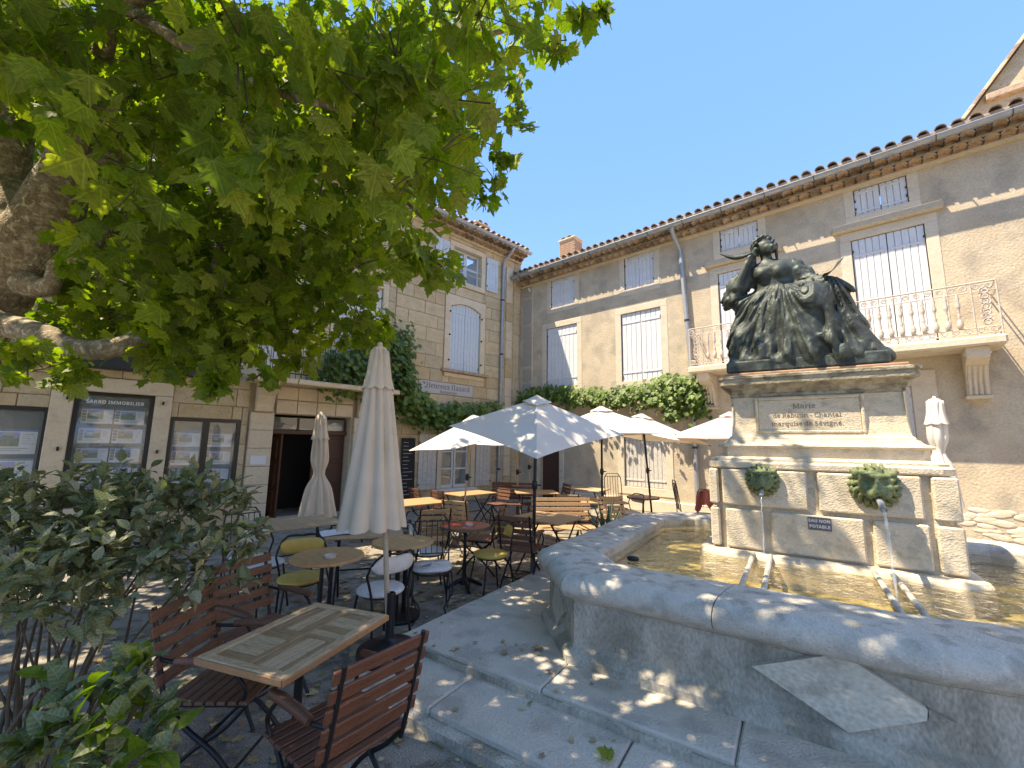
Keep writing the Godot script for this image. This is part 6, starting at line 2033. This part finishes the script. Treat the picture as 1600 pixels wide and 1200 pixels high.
		-4.47, 2.94, -4.51, 0.24, -4.35, 3.77, -4.79, 0.25, -3.7, 2.89, -5.38, 0.32, -4.34, 3.15, -5.66, 0.32, -6.15, 4.3, -5.71, 0.28, -2.76, 3.31, -4.47, 0.25, -4.13, 2.95, -5.21, 0.26, -3.43, 3.2, -3.86, 0.3,
		-2.97, 3.6, -4.96, 0.31, -5.44, 2.98, -5.38, 0.3, -4.29, 3.28, -5.92, 0.32, -2.3, 3.88, -4.45, 0.24, -3.01, 3.94, -4.62, 0.32, -0.51, 6.51, -2, 0.79, -1.4, 6.56, -3.09, 0.55, -6.1, 7.44, -1.27, 0.75,
		-2.07, 6.91, -2.7, 0.55, -0.96, 5.68, -0.13, 0.7, -4.71, 7.56, -3.21, 0.57, -6.27, 7.29, -0.42, 0.66, -7.39, 5.45, -0.73, 0.76, -1.79, 6.11, -1.76, 0.67, -2.39, 7.1, -3.13, 0.56, -2.56, 5.4, -0.62, 0.68,
		-3.56, 4.33, -1.23, 0.7, -1.41, 5.62, -2.41, 0.56, -6.17, 4.86, -0.12, 0.71, -7.05, 4.23, -4.38, 0.73, -6.01, 6.14, -2.02, 0.5, -0.28, 6.94, -1.13, 0.51, -2.19, 7.34, -0.91, 0.69, -6.68, 7.44, 0.29, 0.52,
		-5.78, 7.75, -3.6, 0.62, -3.33, 6.28, 0.24, 0.74, -7.28, 4.02, -0.27, 0.59, -1.95, 4.63, -1.49, 0.53, 1.08, 5.98, -2.3, 0.53, -3.16, 5.62, -1.72, 0.68, -1.67, 7.2, -1.48, 0.76, -5.65, 5, -2.34, 0.6,
		-5.08, 6.31, -2.15, 0.66, 0.98, 4.44, -0.43, 0.69, -2.99, 7.55, -1.72, 0.77, -2.5, 6.42, 0.28, 0.71, -6.35, 4.2, -2.82, 0.62, -6.79, 7.65, -2.18, 0.72, -6.71, 6.95, -3.36, 0.61, -6.2, 4.68, -1.97, 0.61,
		-1.83, 7.15, -3.53, 0.51, -7.13, 4.27, -0.97, 0.55, -5.82, 5.8, 0.35, 0.7, -5.98, 3.94, -1.39, 0.54, -6.22, 6.8, 0.12, 0.78, -5.83, 5.71, -0.63, 0.78, -3.42, 7.77, 0.52, 0.56, -5.9, 7.64, -2.62, 0.62,
		-6.61, 4.35, -0.52, 0.67, -2.55, 5.61, -1.71, 0.77, -7.03, 3.87, -2.96, 0.59, -7.29, 7.39, -0.01, 0.55, -6.81, 4.69, -3.74, 0.58, -4.69, 6.62, -1.41, 0.55, -6.17, 6.86, -2.84, 0.58, -4.88, 5.89, -2.64, 0.63,
		-6.49, 4.17, 0.55, 0.71, -7.12, 6.14, -3.99, 0.71, -0.52, 6.97, -3.57, 0.53, -6.89, 5.83, -0.53, 0.61, -1.38, 6.88, -2.1, 0.63, -3.76, 6.35, -3.07, 0.51, -6.38, 6.86, -1.53, 0.6, -6.39, 6.78, -2.41, 0.56,
		-6.01, 5.16, -3.38, 0.53, 0.37, 6.73, -2.73, 0.76, -2.67, 4.22, 0.17, 0.75, -4.01, 4.17, -0.5, 0.75, -0.94, 7.27, -2.2, 0.78, -6.07, 3.89, -0.72, 0.77, -4.09, 5.85, -1.08, 0.53, -5.8, 4.82, -0.57, 0.55,
		-2.39, 7.42, -3.88, 0.68, -2.06, 7.79, -2.47, 0.73, -7.21, 4.57, -2.68, 0.65, -6.29, 5.72, -1.38, 0.79, -3.48, 7.58, -1.05, 0.56, -1.48, 7.67, -1.76, 0.61, 0.56, 5.41, -1.46, 0.59, -2.51, 6.51, -2.43, 0.78,
		-3.54, 5.78, -2.18, 0.77, -3.56, 5.13, -1.94, 0.68, -4.63, 7.45, -0.34, 0.58, -3.91, 6.96, 0.04, 0.64, 0.2, 6.2, -2.46, 0.62, -2.7, 6.71, -1.71, 0.79, -5.04, 6.83, -3.25, 0.68, -6.53, 7.23, -0.87, 0.58,
		-3.76, 7.25, -1.79, 0.79, -4.81, 7.53, -4.05, 0.54, -1.07, 4.73, -1.14, 0.75, -2.85, 6.85, 0.19, 0.55, -2.86, 4.62, -0.67, 0.54, -5.51, 7.32, -0.59, 0.6, -5.49, 4.39, -2.18, 0.7, -6.51, 5.81, 0.03, 0.67,
		-4.06, 5.03, -0.62, 0.78, -5.73, 4.42, -2.79, 0.6, 0.46, 6.62, -1.5, 0.55, -1.62, 6.59, 0.07, 0.79, -5.01, 4.02, 0.12, 0.72, -5.42, 7.71, -1.4, 0.5, -4.52, 5.84, 0.17, 0.57, -1.82, 4.54, -0.42, 0.58,
		-4.67, 5.03, -2.23, 0.73, -0.08, 7.36, -1.51, 0.56, -3.91, 5.39, 0.25, 0.58, -4.54, 6.84, -2.5, 0.7, 0.46, 4.73, 0.15, 0.67, -5.01, 3.95, -2.58, 0.69, -5.58, 6.81, -1.38, 0.8, -7.15, 5.65, -3.77, 0.5,
		-7.13, 4.16, -2.13, 0.63, -4.67, 5.14, 0.46, 0.67, -6.94, 6.43, -0.41, 0.6, 0.9, 5.24, -1.78, 0.55, -1.84, 6.46, -1.31, 0.62, -2.3, 4.49, -0.65, 0.59, -2.26, 6.92, 0, 0.57, -1.93, 4.23, 0.42, 0.51,
		-7.39, 4.09, 0.55, 0.54, -6.51, 4.97, -3.07, 0.78, -5.94, 7.27, -1.93, 0.54, -5.21, 5.65, -2.1, 0.74, -7.32, 7.59, -0.62, 0.63, -0.65, 5.02, -0.27, 0.74, -4.33, 5.81, -1.64, 0.54, 0.13, 4.61, -1.37, 0.73,
		-5.43, 4.41, -0.55, 0.63, -4.13, 3.94, -1.33, 0.77, -7.16, 4.58, -0.56, 0.54, 0.78, 5.43, 0.28, 0.76, -3.31, 6.68, -2.07, 0.62, -6.37, 4.84, 0.47, 0.56, -1.95, 5.41, -0.02, 0.65, -4.94, 7.2, -2.82, 0.58,
		-7.07, 6.64, 0.11, 0.65, -0.22, 6.14, 0.09, 0.5, -0.92, 6.27, -2.52, 0.66, -1.24, 7.67, 0.54, 0.64, -3.08, 6.22, -2.58, 0.68, -1.64, 7.2, -0.05, 0.58, 0.04, 6.35, -0.95, 0.61, -3.21, 4.95, -1.32, 0.64,
		-0.12, 7.08, -2.07, 0.75, -5.07, 5.77, -1.31, 0.79, -0.89, 6.35, -1.35, 0.72, -6.63, 4.19, -3.36, 0.65, -1.03, 6.58, -0.11, 0.58, -5.01, 4.59, -1.48, 0.77, -4.05, 7.73, -4.03, 0.71, -4.3, 7.63, -2.39, 0.79,
		-4.42, 7.01, -1.05, 0.74, -1.97, 6.92, -0.58, 0.67, -3.41, 6.83, 0.01, 0.54])

func litter() -> void:
	var mm := MultiMesh.new()
	mm.transform_format = MultiMesh.TRANSFORM_3D
	mm.use_colors = true
	mm.mesh = lobed_leaf(1.0)
	var n := 3800
	mm.instance_count = n
	rng.seed = 77
	for k in n:
		var z := -1.2 - 7.5 * pow(rng.randf(), 1.5)
		var x := rng.randf_range(-3.6, .9)
		var y := .006
		var loc := V(x - .477, 0, z + 3.406)
		var le := loc.x * .835 + loc.z * .55
		var lg := loc.x * .55 - loc.z * .835
		if le > -1.36 and lg > -.96:
			if rng.randf() < .86 or lg > -.02: continue
			y = .108 if lg < -.48 else .18
		var s := rng.randf_range(.014, .042) if rng.randf() < .85 else rng.randf_range(.045, .08)
		var b := Basis(Vector3.UP, rng.randf() * TAU) * Basis(Vector3.RIGHT, PI / 2 + rng.randf_range(-.35, .35)) * Basis.from_scale(Vector3.ONE * s)
		mm.set_instance_transform(k, Transform3D(b, V(x, y + s * .12, z)))
		mm.set_instance_color(k, [Color(.46, .35, .16), Color(.34, .28, .13), Color(.52, .44, .24), Color(.24, .25, .08), Color(.30, .19, .09)][rng.randi() % 5])
	var o := MultiMeshInstance3D.new()
	o.name = "leaf_litter"
	o.multimesh = mm
	o.material_override = M.litter
	tag(o, "dry plane leaf fragments scattered over the terrace ground", "leaf litter", "", "stuff")
	add_child(o)

func terrace() -> void:
	var dk := "dark slatted folding chairs"
	parquet_table()
	slat_chair("dark red slatted armchair seen from behind, nearest the viewer", -.77, -2.13, -2.214, "slat_red", true, dk, .46, "slatted_armchair")
	slat_chair("dark slatted armchair behind the parquet table, half under the silvery shrub", -1.50, -2.52, 1.57, "slat", true, dk, .46, "slatted_armchair")
	slat_chair("dark slatted armchair standing behind the chair at the parquet table", -1.68, -3.12, 1.15, "slat", true, dk, .46, "slatted_armchair")
	round_table("small round wooden table in front of the yellow chair near the shrub", -1.62, -3.95, false)
	padded_chair("yellow padded chair behind the round table near the shrub", -1.98, -4.25, .5, "yellow_vinyl")
	padded_chair("white padded chair just behind the big folded parasol's pole", -1.14, -3.98, -2.3, "white_vinyl")
	round_table("round wooden table half hidden by the big folded parasol", -1.10, -4.55, false)
	iron_chair("black iron chair with rods and a mottled white cushion, left of the red table", -.80, -4.62, .25, "white_vinyl")
	padded_chair("white padded chair between the wooden round table and the red table", -.98, -5.35, 1.9, "white_vinyl")
	round_table("round red table with cast iron foot beside the second yellow chair", -.55, -5.45, true)
	padded_chair("yellow padded chair at the red round table", -.22, -5.25, -1.0, "yellow_vinyl")
	slat_chair("dark slatted armchair facing the pale table, beside the open parasol's pole", .16, -5.62, 2.78, "slat", true, dk, .46, "slatted_armchair")
	slat_chair("dark slatted folding chair behind the red round table", -.42, -6.15, -1.75, "slat", false, dk)
	rect_table("pale sunlit wooden table between dark armchair and slatted bench", .52, -6.15, -.66, "slat_teak", .82, .74, "wooden folding tables")
	slat_chair("long orange slatted bench behind the pale sunlit table", .88, -6.95, .12, "slat_teak", false, "", .98, "slatted_bench", "bench")
	slat_chair("pale slatted folding chair turned to the big table under the vine", -1.10, -6.05, -2.75, "slat_teak", false, "orange slatted folding chairs")
	slat_chair("orange slatted folding chair beyond the red table", -.72, -6.95, 2.7, "slat_teak", false, "orange slatted folding chairs")
	rect_table("long dark wooden table below the chalk board", -1.72, -7.45, .75, "slat_teak", 1.25, .74, "wooden folding tables")
	slat_chair("brown slatted bench against the wall below the chalk board", -2.4, -8.2, .75, "slat_teak", false, "", 1.0, "slatted_bench", "bench")
	slat_chair("dark folding chair left of two in front of the casement window", -1.62, -8.55, 2.3, "slat", false, dk)
	slat_chair("dark folding chair right of two in front of the casement window", -1.12, -8.2, 2.3, "slat", false, dk)
	rect_table("wooden table in front of the white casement window", -.86, -9.0, .78, "slat_teak", .95, .7, "wooden folding tables")
	slat_chair("dark folding chair right of the casement window's table", -.36, -9.55, -.8, "slat", false, dk)
	slat_chair("dark red-brown bench in the shade near the house corner", .05, -9.6, -.1, "slat_red", false, "", 1.0, "slatted_bench", "bench")
	rect_table("brown table in the shade near the dark doorway", .55, -9.4, .1, "slat_teak", .9, .7, "wooden folding tables")
	slat_chair("dark folding chair turned sideways before the dark doorway", .98, -9.7, -1.3, "slat", false, dk)
	slat_chair("small orange folding chair behind the long bench", 1.05, -8.0, 3.0, "slat_teak", false, "orange slatted folding chairs")
	rect_table("orange table beyond the agave", 1.62, -8.05, .1, "slat_teak", .95, .7, "wooden folding tables")
	slat_chair("bright orange slatted chair right behind the agave", 1.80, -7.25, .2, "slat_teak", false, "orange slatted folding chairs")
	rect_table("grey wooden table against the sunlit wall", 1.75, -10.2, -.6, "table_wood", 1.0, .7, "wooden folding tables")
	padded_chair("white padded chair by the sunlit wall, left of the second red table", 2.35, -8.55, -1.2, "white_vinyl")
	round_table("round red table by the sunlit closed shutters", 2.66, -8.7, true)
	iron_chair("tall black iron chair against the sunlit wall left of the shutters", 2.28, -9.2, .2, "", 1.15)
	iron_chair("narrow black iron chair right of the far red table", 3.45, -8.4, 1.4, "", 1.1)
	iron_chair("black iron chair with a red cloth thrown over it, left of the pedestal", 3.85, -8.6, -.6, "", .9)
	var rc := Geo.new()
	var rows := []
	for k in 9:
		var t := k / 8.0
		var row := PackedVector3Array()
		for j in 9: row.append(V((j - 4) * .042 * (1.0 + .5 * absf(t - .45)), .93 - .62 * absf(t - .45) * (1.1 + .25 * sin(j * 1.3)) - .004 * (j - 4) * (j - 4), (t - .45) * .22 + .035 * sin(j * 1.7 + t * 3.0)))
		rows.append(row)
	rc.surf(rows, false)
	one("red_cloth", rc.mesh(), M.red_cloth, "red cloth hanging over the iron chair left of the pedestal", "cloth", Transform3D(Basis(Vector3.UP, -.6), V(3.99, .0, -8.81)))
	for q in [[-.50, -5.40, "small glass ashtray on the red table beside the second yellow chair"], [-1.56, -3.86, "small glass ashtray on the round table near the shrub"]]:
		var at_ := Geo.new()
		at_.lathe([[0, 0], [.042, 0], [.05, .025], [.044, .026], [.036, .008], [0, .008]], 14, true)
		one("ashtray", at_.mesh(), M.white_vinyl, q[2], "ashtray", at(q[0], .7455, q[1]), "ashtrays on the round tables")
	# by the dark doorway
	rect_table("broad dark table in front of the dark doorway", -2.72, -5.45, .76, "table_wood", 1.05, .75, "wooden folding tables")
	rect_table("small brown table under the big folded parasol's hem", -1.62, -4.95, .3, "table_wood", .8, .5, "wooden folding tables")
	var mg := thing("open_menu", "white open menu lying on the brown table behind the yellow chair", "menu", at(-1.86, .745, -4.88, .5))
	part("page", cbox(.22, .006, .28, .002), M.paper, mg, Transform3D(Basis(Vector3.BACK, .06), V(-.112, .012, 0)))
	part("page", cbox(.22, .006, .28, .002), M.paper, mg, Transform3D(Basis(Vector3.BACK, -.06), V(.112, .012, 0)))
	padded_chair("white padded chair beside the silvery shrub's right edge", -2.62, -4.72, 1.2, "white_vinyl")
	iron_chair("black iron chair at the shrub's edge in front of the doorway table", -2.95, -5.0, .9, "white_vinyl", .95)
	# parasols
	parasol_closed("large beige folded parasol standing on the step beside the parquet table", V(-.93, .10, -3.56), V(-1.17, 2.62, -3.62), .98, 2.44, .255, .075, V(-.10, 0, 0), "canvas", "pale_pole", true, 0.0, 9)
	parasol_closed("small cream folded parasol in front of the dark doorway", V(-2.83, 0, -6.5), V(-2.93, 2.2, -6.5), .66, 2.12, .20, .075, Vector3.ZERO, "canvas", "iron", false, .42, 9)
	parasol_closed("white folded parasol behind the right side of the pedestal", V(6.95, 0, -7.0), V(7.05, 2.66, -7.0), .9, 2.58, .21, .10, Vector3.ZERO, "canvas_white", "pale_pole", false, .5, 7)
	parasol_open("large grey-white open parasol in the middle, nearest of the open ones", V(.30, 0, -5.62), V(.33, 2.36, -5.62), [V(-.82, 1.97, -5.52), V(.27, 1.60, -4.5), V(1.52, 1.90, -5.72), V(.42, 2.14, -6.78)], "canvas_white", "iron", .022)
	parasol_open("white open parasol left behind the middle one, near the casement window", V(-.86, 0, -7.7), V(-.70, 2.22, -7.7), square(V(-.70, 2.22, -7.7), 1.2, .15, .38, Vector2(-.22, .12)), "canvas_white", "pale_pole", .017)
	parasol_open("cream open parasol right behind the middle one", V(1.69, 0, -8.0), V(1.70, 2.45, -8.0), square(V(1.70, 2.45, -8.0), 1.35, .5, .48), "canvas_white", "iron", .02)
	parasol_open("white open parasol over the far red table", V(2.95, 0, -9.0), V(2.80, 2.40, -9.05), square(V(2.80, 2.40, -9.05), 1.35, .3, .46, Vector2(.12, 0)), "canvas_white", "iron", .02)
	parasol_open("pinkish open parasol left of the pedestal", V(4.35, 0, -8.4), V(4.35, 2.42, -8.4), square(V(4.35, 2.42, -8.4), 1.3, .1, .5), "canvas_pink", "pale_pole", .02)
	parasol_open("pinkish open parasol low behind the middle one, near the house corner", V(.17, 0, -9.9), V(.15, 2.15, -9.9), square(V(.15, 2.15, -9.9), 1.15, .1, .42), "canvas_pink", "pale_pole", .022)
	parasol_open("plain open parasol in front of the dark doorway at the house corner", V(.46, 0, -10.7), V(.46, 2.3, -10.7), square(V(.46, 2.3, -10.7), 1.05, .5, .4), "canvas_white", "pale_pole", .02)

func _ready() -> void:
	rng.seed = 4
	# camera
	var cam := Camera3D.new()
	cam.name = "camera"
	cam.fov = rad_to_deg(2.0 * atan(600.0 / 660.0))
	cam.near = .05
	cam.far = 400.0
	add_child(cam)
	cam.transform = Transform3D(Basis(V(1, .016, .002), V(-.016, .990, .141), V(0, -.141, .990)).orthonormalized(), CAM)
	cam.current = true
	# sky
	var env := Environment.new()
	env.background_mode = Environment.BG_SKY
	var sky := Sky.new()
	var sm := ProceduralSkyMaterial.new()
	sm.sky_top_color = Color(.305, .428, .62)
	sm.sky_horizon_color = Color(.455, .565, .715)
	sm.sky_curve = .22
	sm.ground_horizon_color = Color(.55, .52, .46)
	sm.ground_bottom_color = Color(.35, .33, .29)
	sm.energy_multiplier = 1.0
	sky.sky_material = sm
	env.sky = sky
	env.tonemap_mode = Environment.TONE_MAPPER_LINEAR
	env.tonemap_exposure = 3.8
	env.sdfgi_enabled = true
	env.ssao_enabled = true
	env.ssil_enabled = true
	var we := WorldEnvironment.new()
	we.name = "world"
	we.environment = env
	add_child(we)
	# sun: high, from the left
	var sun := DirectionalLight3D.new()
	sun.name = "sun"
	sun.light_energy = .92
	sun.light_angular_distance = .5
	sun.light_color = Color(1.0, .93, .82)
	sun.shadow_enabled = true
	add_child(sun)
	sun.look_at_from_position(V(-.53, 1.0, .05) * 20.0, Vector3.ZERO, Vector3.BACK)
	make_materials()
	print("materials ", Time.get_ticks_msec())
	var gr := Geo.new()
	gr.quad(V(-90, 0, 90), V(90, 0, 90), V(90, 0, -90), V(-90, 0, -90))
	struct("ground", gr.mesh(), M.asphalt)
	var K := V(.261, 0, -15.008)
	house_left(K, V(.717, 0, -.697), V(.697, 0, .717))
	print("left house ", Time.get_ticks_msec())
	house_right(K, V(.743, 0, .669), V(-.669, 0, .743))
	house_added_fill()
	print("right house ", Time.get_ticks_msec())
	fountain(V(.477, 0, -3.406), V(.835, 0, .55), V(-.55, 0, .835))
	print("fountain ", Time.get_ticks_msec())
	terrace()
	print("terrace ", Time.get_ticks_msec())
	plane_tree()
	print("tree ", Time.get_ticks_msec())
	bush("silvery_shrub", "large silvery green shrub with reddish stems filling the left foreground", [-2.78, 1.2, -2.6, 0.3, -2.46, 1.29, -2.6, 0.3, -2.2, 1.28, -2.7, 0.3, -1.95, 1.25, -2.8, 0.28, -1.75, 1.1, -2.8, 0.2, -2.42, 1.04, -2.3, 0.3, -2.18, 1.08, -2.35, 0.3, -2.01, 1, -2.5, 0.26, -1.78, 1.03, -2.6, 0.24, -2.17, 0.97, -2, 0.26, -2.03, 0.98, -2.1, 0.22, -1.78, 1.31, -2.95, 0.12, -2.55, 1.35, -2.9, 0.25, -2.19, 1.32, -3, 0.25, -2.87, 1.33, -2.8, 0.28, -3.07, 1.29, -2.7, 0.28, -2.49, 1.13, -2.2, 0.3, -1.64, 1.17, -2.8, 0.13, -1.98, 1.14, -2.6, 0.28, -2.2, 1.16, -2.5, 0.3, -2.51, 1.12, -2.5, 0.3, -1.73, 0.93, -2.7, 0.14, -2.84, 1.16, -2.3, 0.35, -2.58, 0.95, -2.1, 0.35, -3.59, 1.26, -2.8, 0.4], V(-2.35, 0, -2.35), oval_leaf(1.0, .56), 1300.0, .084, 280, [Color(.16, .205, .09), Color(.25, .30, .155), Color(.34, .37, .22), Color(.46, .47, .32)], [M.silver_leaf_0, M.silver_leaf_1, M.silver_leaf_2, M.silver_leaf_3])
	bush("small_shrub", "small glossy green shrub in the lower left corner", [-1.21, 0.97, -1.35, 0.1, -1.15, 1, -1.4, 0.09, -1.25, 0.95, -1.3, 0.1, -1.06, 0.92, -1.35, 0.08, -1.09, 0.93, -1.25, 0.12, -1.36, 1, -1.4, 0.08, -1.19, 0.93, -1.2, 0.12, -1, 0.9, -1.25, 0.1, -1.13, 1.03, -1.45, 0.05], V(-1.25, 0, -1.2), oval_leaf(1.0, .55), 2100.0, .07, 290, [Color(.09, .16, .05), Color(.20, .28, .11)], [M.silver_leaf_2, M.silver_leaf_0, M.plane_leaf_2])
	var ax := Transform3D(Basis(V(.717, 0, -.697), Vector3.UP, V(.697, 0, .717)), K)
	var bx := Transform3D(Basis(V(.743, 0, .669), Vector3.UP, V(-.669, 0, .743)), K)
	vine("climbing_vine", "dense green vine over the doorway and the restaurant front", ax, [[-6.9, 3.3, .4], [-6.2, 3.7, .75], [-5.4, 3.9, .95], [-4.75, 3.95, .95], [-4.75, 3.0, .5], [-3.7, 2.5, .42], [-2.6, 2.55, .42], [-1.2, 2.75, .35]], .5, 3600, 31)
	vine("climbing_vine", "green vine strip along the ochre wall ending at the balcony corbel", bx, [[.3, 3.3, .32], [1.4, 3.45, .3], [2.6, 3.25, .36], [3.8, 3.15, .3], [4.9, 3.2, .34], [5.6, 3.25, .45], [5.6, 2.75, .35], [5.7, 3.3, .3], [6.2, 3.2, .3], [6.2, 2.75, .4]], .4, 2600, 37)
	agave(1.42, -6.45)
	litter()
	var fl := one("fallen_leaf", lobed_leaf(.085), M.plane_leaf_3, "yellow-green leaf lying on the lower step of the fountain", "leaf", Transform3D(Basis(Vector3.UP, 1.2) * Basis(Vector3.RIGHT, PI / 2 + .1), V(.565, .124, -2.50)))
	print("done ", Time.get_ticks_msec())
